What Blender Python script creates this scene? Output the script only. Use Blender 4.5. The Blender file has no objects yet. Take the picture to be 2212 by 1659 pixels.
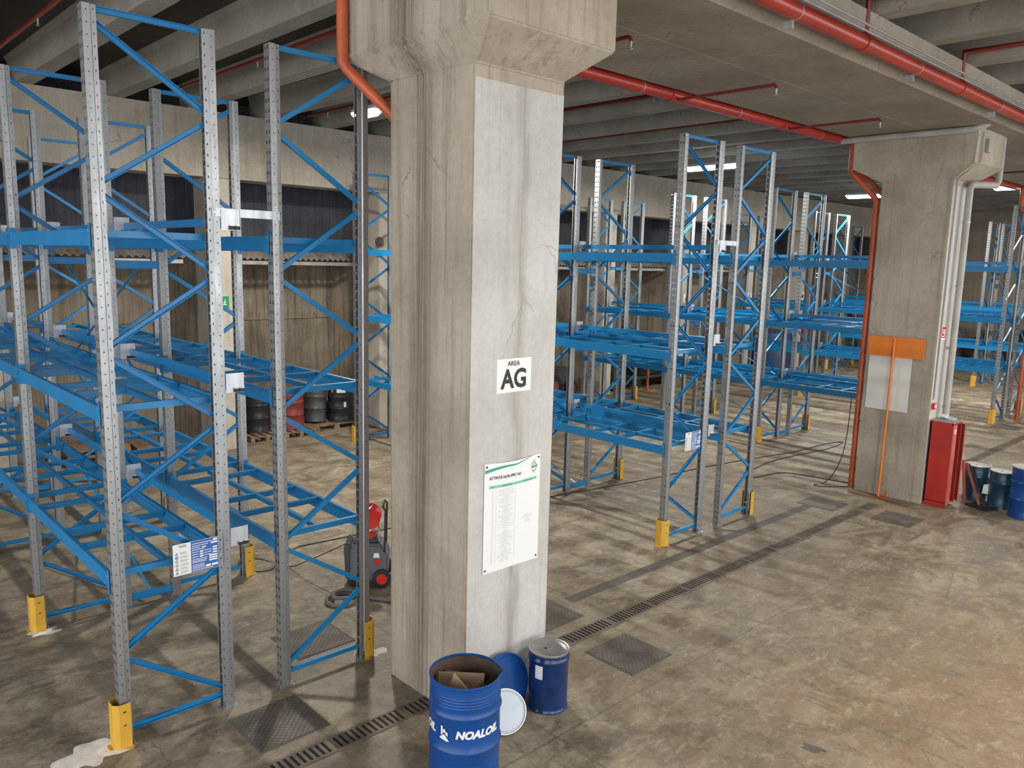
import bpy, bmesh, math, random
from mathutils import Vector, Matrix
random.seed(7)
SC = bpy.context.scene
COL = SC.collection
PI = math.pi

# ------------------------------------------------------------------ camera
FPX = 1721.38
cam_d = bpy.data.cameras.new('camera'); cam = bpy.data.objects.new('camera', cam_d); COL.objects.link(cam)
yaw, pitch, roll = math.radians(46.78206), math.radians(8.77536), math.radians(1.41707)
fwd = Vector((math.cos(pitch)*math.cos(yaw), math.cos(pitch)*math.sin(yaw), -math.sin(pitch)))
rgt = Vector((math.sin(yaw), -math.cos(yaw), 0)); upv = rgt.cross(fwd)
r2 = math.cos(roll)*rgt + math.sin(roll)*upv
u2 = -math.sin(roll)*rgt + math.cos(roll)*upv
M = Matrix((r2, u2, -fwd)).transposed().to_4x4()
M.translation = Vector((-1.92723, -6.75627, 4.14482))
cam.matrix_world = M
cam_d.sensor_fit = 'HORIZONTAL'; cam_d.sensor_width = 36.0; cam_d.lens = FPX/2212*36.0
cam_d.clip_start = 0.05; cam_d.clip_end = 200
SC.camera = cam

# ------------------------------------------------------------------ world, exposure, daylight
W = bpy.data.worlds.new('world'); SC.world = W; W.use_nodes = True
wn = W.node_tree; wn.nodes.clear()
wo = wn.nodes.new('ShaderNodeOutputWorld'); wb = wn.nodes.new('ShaderNodeBackground')
wb.inputs[0].default_value = (0.96, 0.985, 1.0, 1); wb.inputs[1].default_value = 3.9
wn.links.new(wb.outputs[0], wo.inputs[0])
SC.view_settings.view_transform = 'Standard'; SC.view_settings.look = 'None'
SC.view_settings.gamma = 1.0; SC.view_settings.use_curve_mapping = False
SC.view_settings.exposure = -0.12
SC.cycles.max_bounces = 6; SC.cycles.diffuse_bounces = 4; SC.cycles.glossy_bounces = 3
SC.cycles.sample_clamp_indirect = 6.0
SC.cycles.use_denoising = True
LAMP_W = 235.0

# ------------------------------------------------------------------ helpers
def tag(o, label=None, cat=None, group=None, kind=None):
    if label: o['label'] = label
    if cat: o['category'] = cat
    if group: o['group'] = group
    if kind: o['kind'] = kind
    return o

def empty(name, label, cat, loc=(0, 0, 0), rz=0, group=None):
    o = bpy.data.objects.new(name, None); COL.objects.link(o)
    o.empty_display_size = 0.1
    o.location = loc; o.rotation_euler = (0, 0, rz)
    return tag(o, label, cat, group)

class MB:
    """collects geometry, builds one mesh object"""
    def __init__(s): s.v = []; s.f = []; s.m = []
    def add(s, vs, fs, mi=0):
        b = len(s.v); s.v += [tuple(p) for p in vs]
        for f in fs: s.f.append(tuple(b+i for i in f)); s.m.append(mi)
        return s
    def box(s, x0, x1, y0, y1, z0, z1, mi=0):
        vs = [(x, y, z) for z in (z0, z1) for y in (y0, y1) for x in (x0, x1)]
        return s.add(vs, [(0,2,3,1),(4,5,7,6),(0,1,5,4),(2,6,7,3),(0,4,6,2),(1,3,7,5)], mi)
    def obox(s, c, ax, ay, az, hx, hy, hz, mi=0):
        c = Vector(c); ax, ay, az = Vector(ax), Vector(ay), Vector(az)
        vs = [c+ax*sx*hx+ay*sy*hy+az*sz*hz for sz in (-1, 1) for sy in (-1, 1) for sx in (-1, 1)]
        return s.add(vs, [(0,2,3,1),(4,5,7,6),(0,1,5,4),(2,6,7,3),(0,4,6,2),(1,3,7,5)], mi)
    def frame_of(s, d, up):
        d = d.normalized(); up = Vector(up)
        x = d.cross(up)
        if x.length < 1e-4: x = d.cross(Vector((1, 0, 0)))
        x.normalize(); y = x.cross(d).normalized()
        return x, y
    def sweep(s, p0, p1, prof, up=(0, 0, 1), mi=0, cap=True):
        p0, p1 = Vector(p0), Vector(p1); x, y = s.frame_of(p1-p0, up); n = len(prof)
        vs = [p0+x*a+y*b for a, b in prof]+[p1+x*a+y*b for a, b in prof]
        fs = [(i, (i+1) % n, n+(i+1) % n, n+i) for i in range(n)]
        if cap: fs += [tuple(range(n))[::-1], tuple(range(n, 2*n))]
        return s.add(vs, fs, mi)
    def bar(s, p0, p1, w, h, up=(0, 0, 1), mi=0):
        return s.sweep(p0, p1, [(-w/2,-h/2),(w/2,-h/2),(w/2,h/2),(-w/2,h/2)], up, mi)
    def tube(s, pts, r, n=12, mi=0, closed=False, smooth_turn=True):
        pts = [Vector(p) for p in pts]; k = len(pts); rings = []
        prev = None
        for i, p in enumerate(pts):
            if closed: d = pts[(i+1) % k]-pts[i-1]
            else: d = (pts[min(i+1, k-1)]-pts[max(i-1, 0)])
            d.normalize()
            if prev is None:
                x = d.cross(Vector((0, 0, 1)))
                if x.length < 1e-3: x = d.cross(Vector((1, 0, 0)))
            else:
                x = prev-d*prev.dot(d)
            x.normalize(); prev = x; y = d.cross(x)
            rr = r
            if 0 < i < k-1 or closed:
                a = (pts[i]-pts[i-1]).normalized(); b = (pts[(i+1) % k]-pts[i]).normalized()
                c = max(0.3, math.sqrt(max(0.0, (1+a.dot(b))/2))); sc = 1/c
            else: sc = 1
            nb = None
            if sc > 1.001:
                nb = (b-a); nb = nb-d*nb.dot(d)
                if nb.length > 1e-6: nb.normalize()
                else: nb = None
            ring = []
            for j in range(n):
                t = 2*PI*j/n; o = x*math.cos(t)*rr+y*math.sin(t)*rr
                if nb is not None: o = o+nb*(o.dot(nb))*(sc-1)
                ring.append(p+o)
            rings.append(ring)
        vs = [q for rg in rings for q in rg]; fs = []
        for i in range(k if closed else k-1):
            a = i*n; b = ((i+1) % k)*n
            for j in range(n): fs.append((a+j, a+(j+1) % n, b+(j+1) % n, b+j))
        if not closed: fs += [tuple(range(n))[::-1], tuple(range((k-1)*n, k*n))]
        return s.add(vs, fs, mi)
    def lathe(s, prof, c=(0, 0, 0), n=40, mi=0, axis='z', mfun=None):
        vs = []; fs = []
        for r, h in prof:
            for j in range(n):
                t = 2*PI*j/n; a, b = r*math.cos(t), r*math.sin(t)
                p = {'z': (a, b, h), 'x': (h, a, b), 'y': (a, h, b)}[axis]
                vs.append((p[0]+c[0], p[1]+c[1], p[2]+c[2]))
        for i in range(len(prof)-1):
            for j in range(n): fs.append((i*n+j, i*n+(j+1) % n, (i+1)*n+(j+1) % n, (i+1)*n+j))
        b0 = len(s.f); s.add(vs, fs, mi)
        if mfun:
            for q in range(len(fs)): s.m[b0+q] = mfun(q//n)
        return s
    def prism(s, poly, z0, z1, mi=0, axis='z'):
        def P(a, b, h): return {'z': (a, b, h), 'y': (a, h, b), 'x': (h, a, b)}[axis]
        n = len(poly)
        vs = [P(a, b, z0) for a, b in poly]+[P(a, b, z1) for a, b in poly]
        fs = [(i, (i+1) % n, n+(i+1) % n, n+i) for i in range(n)]+[tuple(range(n))[::-1], tuple(range(n, 2*n))]
        return s.add(vs, fs, mi)
    def mesh(s, name, mats, smooth=False, angle=35, bevel=0):
        me = bpy.data.meshes.new(name); me.from_pydata(s.v, [], s.f)
        if not isinstance(mats, (list, tuple)): mats = [mats]
        for m in mats: me.materials.append(m)
        for p, mi in zip(me.polygons, s.m): p.material_index = mi
        bm = bmesh.new(); bm.from_mesh(me)
        bmesh.ops.recalc_face_normals(bm, faces=bm.faces)
        if bevel:
            es = [e for e in bm.edges if len(e.link_faces) == 2 and e.calc_face_angle(0) > 0.6]
            bmesh.ops.bevel(bm, geom=es, offset=bevel, segments=2, affect='EDGES', clamp_overlap=True)
        if smooth:
            for f in bm.faces: f.smooth = True
            lim = math.radians(angle)
            for e in bm.edges:
                if len(e.link_faces) == 2 and e.calc_face_angle(0) > lim: e.smooth = False
        bm.to_mesh(me); bm.free()
        return me
    def build(s, name, mats, parent=None, loc=None, smooth=False, angle=35, bevel=0):
        o = bpy.data.objects.new(name, s.mesh(name, mats, smooth, angle, bevel)); COL.objects.link(o)
        if parent is not None: o.parent = parent
        if loc: o.location = loc
        return o

def mesh_obj(name, me, parent=None, loc=None):
    o = bpy.data.objects.new(name, me); COL.objects.link(o)
    if parent is not None: o.parent = parent
    if loc: o.location = loc
    return o

def copy_tree(o, parent=None):
    c = o.copy(); COL.objects.link(c)
    if parent is not None: c.parent = parent
    for ch in list(o.children): copy_tree(ch, c)
    return c

# ------------------------------------------------------------------ materials
def new_mat(name):
    m = bpy.data.materials.new(name); m.use_nodes = True
    nt = m.node_tree; b = nt.nodes['Principled BSDF']
    return m, nt, b
def setv(b, **k):
    names = {'rough': 'Roughness', 'metal': 'Metallic', 'spec': 'Specular IOR Level', 'coat': 'Coat Weight'}
    for a, v in k.items(): b.inputs[names[a]].default_value = v
def plain(name, rgb, rough=0.5, metal=0.0, var=0.0, scale=6.0, spec=0.5, bump=0.0, emit=None, obj=True):
    m, nt, b = new_mat(name); setv(b, rough=rough, metal=metal, spec=spec)
    b.inputs['Base Color'].default_value = (*rgb, 1)
    if var or bump:
        tc = nt.nodes.new('ShaderNodeTexCoord'); n = nt.nodes.new('ShaderNodeTexNoise')
        n.inputs['Scale'].default_value = scale; n.inputs['Detail'].default_value = 6
        nt.links.new(tc.outputs['Object'], n.inputs['Vector'])
        if var:
            cr = nt.nodes.new('ShaderNodeValToRGB')
            cr.color_ramp.elements[0].position = 0.3; cr.color_ramp.elements[1].position = 0.7
            cr.color_ramp.elements[0].color = (*[c*(1-var) for c in rgb], 1)
            cr.color_ramp.elements[1].color = (*[min(1, c*(1+var)) for c in rgb], 1)
            nt.links.new(n.outputs['Fac'], cr.inputs[0]); nt.links.new(cr.outputs[0], b.inputs['Base Color'])
        if bump:
            bp = nt.nodes.new('ShaderNodeBump'); bp.inputs['Strength'].default_value = bump; bp.inputs['Distance'].default_value = 0.01
            nt.links.new(n.outputs['Fac'], bp.inputs['Height']); nt.links.new(bp.outputs[0], b.inputs['Normal'])
    if emit:
        b.inputs['Emission Color'].default_value = (*emit[0], 1); b.inputs['Emission Strength'].default_value = emit[1]
    return m

class NG:
    """small node graph writer"""
    def __init__(s, nt): s.nt = nt
    def n(s, t, **k):
        x = s.nt.nodes.new(t)
        for a, v in k.items(): setattr(x, a, v)
        return x
    def link(s, a, b): s.nt.links.new(a, b)
    def pos(s, sc=(1, 1, 1)):
        g = s.n('ShaderNodeNewGeometry'); mp = s.n('ShaderNodeMapping'); mp.inputs['Scale'].default_value = sc
        s.link(g.outputs['Position'], mp.inputs[0]); return mp.outputs[0]
    def noise(s, vec, scale, detail=5, rough=0.55, dist=0):
        x = s.n('ShaderNodeTexNoise'); x.inputs['Scale'].default_value = scale; x.inputs['Detail'].default_value = detail
        x.inputs['Roughness'].default_value = rough; x.inputs['Distortion'].default_value = dist
        s.link(vec, x.inputs['Vector']); return x.outputs['Fac']
    def ramp(s, fac, stops):
        x = s.n('ShaderNodeValToRGB'); e = x.color_ramp.elements
        while len(e) < len(stops): e.new(0.5)
        for el, (p, c) in zip(e, stops):
            el.position = p; el.color = (*c, 1) if len(c) == 3 else (c[0], c[0], c[0], 1)
        s.link(fac, x.inputs[0]); return x.outputs[0]
    def mix(s, fac, a, b, mode='MIX'):
        x = s.n('ShaderNodeMix', data_type='RGBA', blend_type=mode)
        for i, v in ((0, fac), (6, a), (7, b)):
            if hasattr(v, 'links') or hasattr(v, 'is_linked'): s.link(v, x.inputs[i])
            else: x.inputs[i].default_value = v if i == 0 else (*v, 1)
        return x.outputs[2]
    def math(s, op, a, b=0.0, clamp=False):
        x = s.n('ShaderNodeMath', operation=op); x.use_clamp = clamp
        for i, v in ((0, a), (1, b)):
            if hasattr(v, 'is_linked'): s.link(v, x.inputs[i])
            else: x.inputs[i].default_value = v
        return x.outputs[0]
    def bump(s, h, strength, dist, bsdf):
        x = s.n('ShaderNodeBump'); x.inputs['Strength'].default_value = strength; x.inputs['Distance'].default_value = dist
        s.link(h, x.inputs['Height']); s.link(x.outputs[0], bsdf.inputs['Normal'])

def concrete(name, base, dark, light, streak=0.5, streak_col=(0.09, 0.065, 0.045), pits=0.4, board=0.0, gauss=None, rough=0.85, freq=4.0):
    m, nt, b = new_mat(name); g = NG(nt); setv(b, rough=rough, spec=0.25)
    p = g.pos()
    big = g.noise(p, 0.9, 6, 0.6); col = g.ramp(big, [(0.37, dark), (0.5, base), (0.63, light)])
    fine = g.noise(p, 14, 8, 0.65); col = g.mix(0.35, col, g.ramp(fine, [(0.3, [c*0.72 for c in base]), (0.7, [min(1, c*1.15) for c in base])]))
    sv = g.pos((freq, freq, 0.12)); st = g.noise(sv, 2.2, 6, 0.7, 0.15)
    mask = g.ramp(st, [(0.52, (0,)), (0.68, (1,))])
    mask = g.math('MULTIPLY', mask, streak)
    col = g.mix(mask, col, streak_col)
    sv2 = g.pos((freq*3.4, freq*3.4, 0.2)); st2 = g.noise(sv2, 2.6, 5, 0.7, 0.1)
    mk2 = g.math('MULTIPLY', g.ramp(st2, [(0.6, (0,)), (0.66, (1,))]), streak*0.6)
    col = g.mix(mk2, col, [c*0.8 for c in streak_col])
    if gauss:
        # one wide run of dirt down the face, centred on a given coordinate
        axis, c0, wd = gauss
        geo = g.n('ShaderNodeNewGeometry'); sp = g.n('ShaderNodeSeparateXYZ'); g.link(geo.outputs['Position'], sp.inputs[0])
        wob = g.math('MULTIPLY', g.math('SUBTRACT', g.noise(g.pos((1, 1, 0.5)), 2.0, 3), 0.5), 0.25)
        d = g.math('ABSOLUTE', g.math('ADD', g.math('SUBTRACT', sp.outputs[axis], c0), wob))
        k = g.ramp(g.math('DIVIDE', d, wd), [(0.0, (1,)), (1.0, (0,))])
        st3 = g.ramp(g.noise(g.pos((9, 9, 0.08)), 3, 6, 0.7), [(0.35, (0.15,)), (0.62, (1,))])
        col = g.mix(g.math('MULTIPLY', g.math('MULTIPLY', k, st3), 0.85), col, streak_col)
    if board:
        bd = g.n('ShaderNodeTexWave'); bd.bands_direction = 'X'; bd.inputs['Scale'].default_value = 1.6; bd.inputs['Distortion'].default_value = 0.4
        g.link(g.pos(), bd.inputs[0]); lines = g.ramp(bd.outputs['Fac'], [(0.0, (1,)), (0.06, (0,))])
        col = g.mix(g.math('MULTIPLY', lines, board), col, [c*0.55 for c in base])
    ck = g.n('ShaderNodeTexVoronoi', feature='DISTANCE_TO_EDGE'); ck.inputs['Scale'].default_value = 1.3
    g.link(g.mix(0.3, g.pos((1, 1, 0.7)), g.noise(p, 2.5, 4)), ck.inputs['Vector'])
    cm = g.math('MULTIPLY', g.ramp(ck.outputs['Distance'], [(0.0, (1,)), (0.006, (0,))]), g.ramp(g.noise(p, 0.9, 2), [(0.54, (0,)), (0.6, (0.7,))]))
    col = g.mix(cm, col, [c*0.35 for c in base])
    vor = g.n('ShaderNodeTexVoronoi'); vor.inputs['Scale'].default_value = 26; g.link(g.pos(), vor.inputs['Vector'])
    pm = g.ramp(vor.outputs['Distance'], [(0.05, (1,)), (0.11, (0,))])
    gate = g.ramp(g.noise(p, 5, 2), [(0.52, (0,)), (0.62, (1,))])
    col = g.mix(g.math('MULTIPLY', g.math('MULTIPLY', pm, gate), pits), col, [c*0.45 for c in base])
    g.link(col, b.inputs['Base Color'])
    g.bump(g.math('ADD', fine, g.math('MULTIPLY', st, 1.2)), 0.35, 0.012, b)
    return m

MT = {}
MT['col'] = concrete('pillar_concrete', (0.40, 0.345, 0.275), (0.30, 0.255, 0.20), (0.48, 0.43, 0.355), streak=0.30)
MT['col1'] = concrete('pillar_stained_concrete', (0.42, 0.36, 0.285), (0.32, 0.27, 0.21), (0.50, 0.44, 0.36), streak=0.42, gauss=('Y', -0.98, 0.26), streak_col=(0.075, 0.052, 0.034))
MT['white_col'] = concrete('whitewashed_concrete', (0.53, 0.51, 0.49), (0.46, 0.44, 0.42), (0.60, 0.585, 0.57), streak=0.3, streak_col=(0.30, 0.27, 0.23), pits=0.5)
MT['white_col1'] = concrete('near_whitewashed_concrete', (0.53, 0.51, 0.49), (0.45, 0.43, 0.41), (0.60, 0.585, 0.57), streak=0.25, streak_col=(0.27, 0.24, 0.20), pits=0.6, gauss=('X', 2.93, 0.10))
MT['girder'] = concrete('girder_concrete', (0.31, 0.265, 0.21), (0.25, 0.21, 0.165), (0.37, 0.32, 0.26), streak=0.2, pits=0.3)
MT['ceil'] = concrete('ceiling_concrete', (0.30, 0.27, 0.225), (0.23, 0.205, 0.17), (0.37, 0.335, 0.285), streak=0.1, pits=0.2)
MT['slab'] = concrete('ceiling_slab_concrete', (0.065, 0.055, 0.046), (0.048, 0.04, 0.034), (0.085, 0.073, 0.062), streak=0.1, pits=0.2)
MT['lintel'] = concrete('lintel_concrete', (0.42, 0.37, 0.30), (0.33, 0.29, 0.235), (0.50, 0.45, 0.38), streak=0.25, pits=0.25)
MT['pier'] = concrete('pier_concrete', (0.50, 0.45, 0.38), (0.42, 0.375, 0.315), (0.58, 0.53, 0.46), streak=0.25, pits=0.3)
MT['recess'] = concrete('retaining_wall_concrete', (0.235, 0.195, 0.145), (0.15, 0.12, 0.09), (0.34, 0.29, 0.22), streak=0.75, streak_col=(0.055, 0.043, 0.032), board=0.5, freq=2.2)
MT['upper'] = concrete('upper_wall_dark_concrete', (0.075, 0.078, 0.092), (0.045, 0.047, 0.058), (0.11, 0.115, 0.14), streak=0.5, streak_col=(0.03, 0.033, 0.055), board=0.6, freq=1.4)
MT['endwall'] = concrete('end_wall_concrete', (0.36, 0.30, 0.24), (0.30, 0.25, 0.20), (0.42, 0.36, 0.29), streak=0.25, board=0.3)

def galvanised(name, rough=0.36, tint=(0.42, 0.43, 0.44)):
    m, nt, b = new_mat(name); g = NG(nt); setv(b, rough=rough, metal=0.75, spec=0.5)
    tc = g.n('ShaderNodeTexCoord'); v = g.n('ShaderNodeTexVoronoi'); v.inputs['Scale'].default_value = 110
    g.link(tc.outputs['Object'], v.inputs['Vector'])
    sp = g.n('ShaderNodeSeparateColor'); g.link(v.outputs['Color'], sp.inputs[0])
    mp = g.n('ShaderNodeMapping'); mp.inputs['Scale'].default_value = (6, 6, 0.8); g.link(tc.outputs['Object'], mp.inputs[0])
    nz = g.noise(mp.outputs[0], 3, 5)
    f = g.math('ADD', g.math('MULTIPLY', sp.outputs[0], 0.15), g.math('MULTIPLY', nz, 0.85))
    g.link(g.ramp(f, [(0.25, [c*0.72 for c in tint]), (0.7, tint)]), b.inputs['Base Color'])
    g.link(g.ramp(f, [(0.2, (rough+0.14,)), (0.8, (rough-0.06,))]), b.inputs['Roughness'])
    return m
MT['galv'] = galvanised('galvanised_steel')
MT['galv_bright'] = galvanised('bright_galvanised_sheet', 0.42, (0.62, 0.65, 0.69))
MT['blue'] = plain('blue_rack_paint', (0.010, 0.20, 0.46), 0.34, var=0.08, scale=3, spec=0.5)
MT['yellow'] = plain('yellow_guard_paint', (0.66, 0.37, 0.04), 0.45, var=0.08, scale=8)
MT['red'] = plain('red_pipe_paint', (0.36, 0.028, 0.016), 0.32, var=0.18, scale=2.5)
MT['red_dark'] = plain('dark_red_pipe_paint', (0.20, 0.022, 0.014), 0.4, var=0.2, scale=3)
MT['orange_pipe'] = plain('orange_pvc_pipe', (0.47, 0.095, 0.03), 0.4, var=0.2, scale=4)
MT['orange'] = plain('orange_board_paint', (0.74, 0.20, 0.02), 0.45, var=0.06)
MT['white'] = plain('white_sheet', (0.80, 0.80, 0.79), 0.5)
MT['board_white'] = plain('white_board', (0.66, 0.65, 0.62), 0.5, var=0.05, scale=2)
MT['black'] = plain('black_print', (0.02, 0.02, 0.023), 0.6)
MT['grey_print'] = plain('grey_print', (0.42, 0.43, 0.44), 0.6)
MT['blue_print'] = plain('blue_sign_print', (0.035, 0.12, 0.42), 0.4)
MT['teal'] = plain('green_teal_print', (0.05, 0.33, 0.24), 0.5)
MT['teal_light'] = plain('light_teal_print', (0.22, 0.55, 0.45), 0.5)
MT['green_sign'] = plain('green_sign', (0.0, 0.27, 0.09), 0.4)
MT['purple'] = plain('purple_print', (0.14, 0.06, 0.18), 0.5)
MT['locker_red'] = plain('red_locker_paint', (0.42, 0.022, 0.014), 0.38, var=0.12, scale=4)
MT['locker_faded'] = plain('faded_red_paint', (0.46, 0.10, 0.08), 0.5, var=0.2, scale=6)
MT['dark'] = plain('dark_interior', (0.015, 0.012, 0.012), 0.8)
MT['grey_dust'] = plain('dusty_grey_top', (0.28, 0.26, 0.24), 0.8, var=0.2, scale=8)
MT['drum_blue'] = plain('blue_drum_paint', (0.006, 0.062, 0.26), 0.3, var=0.15, scale=4, spec=0.4)
MT['drum_navy'] = plain('navy_drum_paint', (0.006, 0.030, 0.125), 0.2, var=0.3, scale=5, spec=0.5, bump=0.25)
MT['drum_teal'] = plain('dark_teal_drum_paint', (0.012, 0.05, 0.09), 0.3, var=0.25, scale=5)
MT['drum_black'] = plain('black_drum_paint', (0.022, 0.024, 0.028), 0.3, var=0.2, scale=5)
MT['drum_red'] = plain('dull_red_drum_paint', (0.22, 0.035, 0.03), 0.45, var=0.2, scale=5)
MT['drum_grey'] = plain('charcoal_drum_paint', (0.07, 0.072, 0.078), 0.4, var=0.2, scale=5)
MT['lid_grey'] = plain('scuffed_lid_metal', (0.34, 0.33, 0.32), 0.4, metal=0.4, var=0.25, scale=7)
MT['lid_pale'] = plain('dusty_pale_lid', (0.50, 0.47, 0.42), 0.5, var=0.25, scale=7)
MT['rim'] = plain('steel_rim', (0.5, 0.5, 0.5), 0.35, metal=0.8)
MT['lid_white'] = plain('pale_lid_paint', (0.62, 0.67, 0.75), 0.3, var=0.05)
MT['rust'] = plain('rusty_drum_inside', (0.09, 0.055, 0.04), 0.7, var=0.5, scale=6)
MT['wood'] = plain('offcut_wood', (0.48, 0.34, 0.22), 0.7, var=0.2, scale=10)
MT['cardboard'] = plain('cardboard', (0.34, 0.24, 0.16), 0.8, var=0.15, scale=5)
MT['pallet'] = plain('pallet_wood', (0.24, 0.155, 0.10), 0.85, var=0.35, scale=9)
MT['rubber'] = plain('black_rubber', (0.018, 0.018, 0.019), 0.6)
MT['grey_plastic'] = plain('dark_grey_plastic', (0.055, 0.06, 0.068), 0.42)
MT['mid_plastic'] = plain('grey_plastic', (0.12, 0.13, 0.145), 0.4)
MT['red_plastic'] = plain('red_plastic', (0.62, 0.03, 0.022), 0.3)
MT['chrome'] = plain('chrome_tube', (0.75, 0.75, 0.75), 0.2, metal=1.0)
MT['hose'] = plain('grey_brown_hose', (0.13, 0.115, 0.10), 0.6)
MT['cable'] = plain('black_cable', (0.03, 0.028, 0.026), 0.6)
MT['conduit'] = plain('grey_conduit', (0.27, 0.265, 0.25), 0.5, var=0.12, scale=4)
MT['duct'] = plain('grey_drain_pipe', (0.36, 0.345, 0.315), 0.45, var=0.15, scale=3)
MT['lamp_body'] = plain('white_lamp_housing', (0.6, 0.6, 0.6), 0.5)
MT['lamp_glow'] = plain('lit_diffuser', (1, 1, 1), 0.4, emit=((1.0, 0.97, 0.92), 12.0))
MT['dust_white'] = plain('pale_dust', (0.84, 0.78, 0.70), 0.95, var=0.12, scale=12)
MT['green_cloth'] = plain('dull_green_sheet', (0.05, 0.09, 0.06), 0.7, var=0.3)
MT['tarp'] = plain('dark_tarpaulin', (0.035, 0.035, 0.042), 0.5, var=0.5, scale=3, bump=0.6)
MT['tarp_brown'] = plain('brown_sacking', (0.14, 0.11, 0.085), 0.8, var=0.4, scale=4, bump=0.5)
MT['tank_blue'] = plain('dark_blue_tank', (0.016, 0.045, 0.11), 0.4, var=0.2)
MT['rust_red'] = plain('rusty_red_wheel', (0.26, 0.07, 0.05), 0.6, var=0.3)
MT['tin'] = plain('corrugated_sheet_metal', (0.17, 0.145, 0.12), 0.6, var=0.4, scale=4)
MT['steel_plain'] = plain('dull_steel', (0.38, 0.37, 0.35), 0.5, metal=0.5, var=0.2)
MT['screed'] = plain('dark_trench_patch', (0.115, 0.10, 0.088), 0.75, var=0.2, scale=3, bump=0.2)

def floor_mat():
    m, nt, b = new_mat('worn_concrete_floor'); g = NG(nt); setv(b, spec=0.4)
    p = g.pos()
    big = g.noise(p, 0.35, 5, 0.6, 0.4); mid = g.noise(g.pos((1, 1.6, 1)), 1.6, 8, 0.68, 0.7); fine = g.noise(p, 16, 8, 0.7)
    col = g.ramp(mid, [(0.38, (0.12, 0.096, 0.074)), (0.47, (0.225, 0.182, 0.138)), (0.54, (0.34, 0.285, 0.222)), (0.64, (0.47, 0.41, 0.33))])
    col = g.mix(g.ramp(big, [(0.44, (0,)), (0.60, (0.65,))]), col, (0.21, 0.158, 0.108))
    # brown tint, fading outward, on the open floor to the right of the aisle
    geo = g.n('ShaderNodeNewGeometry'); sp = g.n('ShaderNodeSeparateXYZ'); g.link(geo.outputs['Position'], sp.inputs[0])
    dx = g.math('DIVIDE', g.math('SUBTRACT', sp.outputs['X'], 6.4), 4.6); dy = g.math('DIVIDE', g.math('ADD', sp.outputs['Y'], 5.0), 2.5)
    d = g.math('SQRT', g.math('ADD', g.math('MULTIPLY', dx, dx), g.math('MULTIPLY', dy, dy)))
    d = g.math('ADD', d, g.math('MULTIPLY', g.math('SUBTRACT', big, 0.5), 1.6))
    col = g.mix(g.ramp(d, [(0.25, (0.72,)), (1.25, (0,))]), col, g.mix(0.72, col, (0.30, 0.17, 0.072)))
    col = g.mix(g.math('MULTIPLY', g.ramp(g.noise(g.pos((1, 1, 1)), 1.1, 3, 0.5), [(0.66, (0,)), (0.74, (1,))]), 0.35), col, (0.28, 0.12, 0.07))
    # pale worn scuffs
    sc = g.ramp(g.noise(g.pos((1, 2.4, 1)), 3.6, 9, 0.8, 0.45), [(0.53, (0,)), (0.62, (1,))])
    col = g.mix(g.math('MULTIPLY', sc, 0.6), col, (0.52, 0.46, 0.385))
    dk = g.ramp(g.noise(g.pos((2.2, 1, 1)), 2.1, 9, 0.8, 0.5), [(0.53, (0,)), (0.61, (1,))])
    col = g.mix(g.math('MULTIPLY', dk, 0.6), col, (0.095, 0.080, 0.065))
    # fine cracks
    v = g.n('ShaderNodeTexVoronoi', feature='DISTANCE_TO_EDGE'); v.inputs['Scale'].default_value = 0.9
    wv = g.mix(0.25, g.pos(), g.noise(p, 3, 4)); g.link(wv, v.inputs['Vector'])
    cr = g.math('MULTIPLY', g.ramp(v.outputs['Distance'], [(0.0, (1,)), (0.008, (0,))]), g.ramp(g.noise(p, 0.8, 2), [(0.5, (0,)), (0.6, (0.6,))]))
    col = g.mix(cr, col, (0.07, 0.06, 0.05))
    # sawn joints
    for ax, c0, w in (('Y', -2.36, 0.006), ('X', 2.85, 0.007), ('X', 5.15, 0.005), ('Y', 1.6, 0.006), ('X', 10.0, 0.006), ('Y', -6.4, 0.006)):
        wob = g.math('MULTIPLY', g.math('SUBTRACT', g.noise(g.pos(), 2.5, 3), 0.5), 0.03)
        dd = g.math('ABSOLUTE', g.math('ADD', g.math('SUBTRACT', sp.outputs[ax], c0), wob))
        col = g.mix(g.math('MULTIPLY', g.ramp(g.math('DIVIDE', dd, w*3), [(0.2, (1,)), (1.0, (0,))]), 0.55), col, (0.07, 0.06, 0.05))
    col = g.mix(0.3, col, g.ramp(fine, [(0.3, (0.10, 0.085, 0.07)), (0.7, (0.40, 0.36, 0.31))]))
    col = g.mix(1.0, col, (0.96, 0.93, 0.83), 'MULTIPLY')
    g.link(col, b.inputs['Base Color'])
    g.link(g.ramp(mid, [(0.3, (0.42,)), (0.7, (0.7,))]), b.inputs['Roughness'])
    g.bump(fine, 0.2, 0.006, b)
    return m
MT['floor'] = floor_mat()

def plate_mat():
    m, nt, b = new_mat('chequer_plate'); g = NG(nt); setv(b, rough=0.55, metal=0.3, spec=0.4)
    p = g.pos(); c = g.ramp(g.noise(p, 5, 6), [(0.3, (0.10, 0.085, 0.07)), (0.7, (0.19, 0.165, 0.14))])
    hs = []
    for ang in (PI/4, -PI/4):
        mp = g.n('ShaderNodeMapping'); mp.inputs['Rotation'].default_value = (0, 0, ang); mp.inputs['Scale'].default_value = (1, 1, 1); g.link(g.pos(), mp.inputs[0])
        w = g.n('ShaderNodeTexWave'); w.bands_direction = 'X'; w.inputs['Scale'].default_value = 7.5; w.inputs['Distortion'].default_value = 0; g.link(mp.outputs[0], w.inputs[0])
        hs.append(g.ramp(w.outputs['Fac'], [(0.75, (0,)), (0.95, (1,))]))
    h = g.math('MAXIMUM', hs[0], hs[1])
    c = g.mix(g.math('MULTIPLY', h, 0.45), c, (0.06, 0.05, 0.042)); g.link(c, b.inputs['Base Color'])
    g.bump(h, 0.8, 0.004, b); return m
MT['plate'] = plate_mat()

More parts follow.
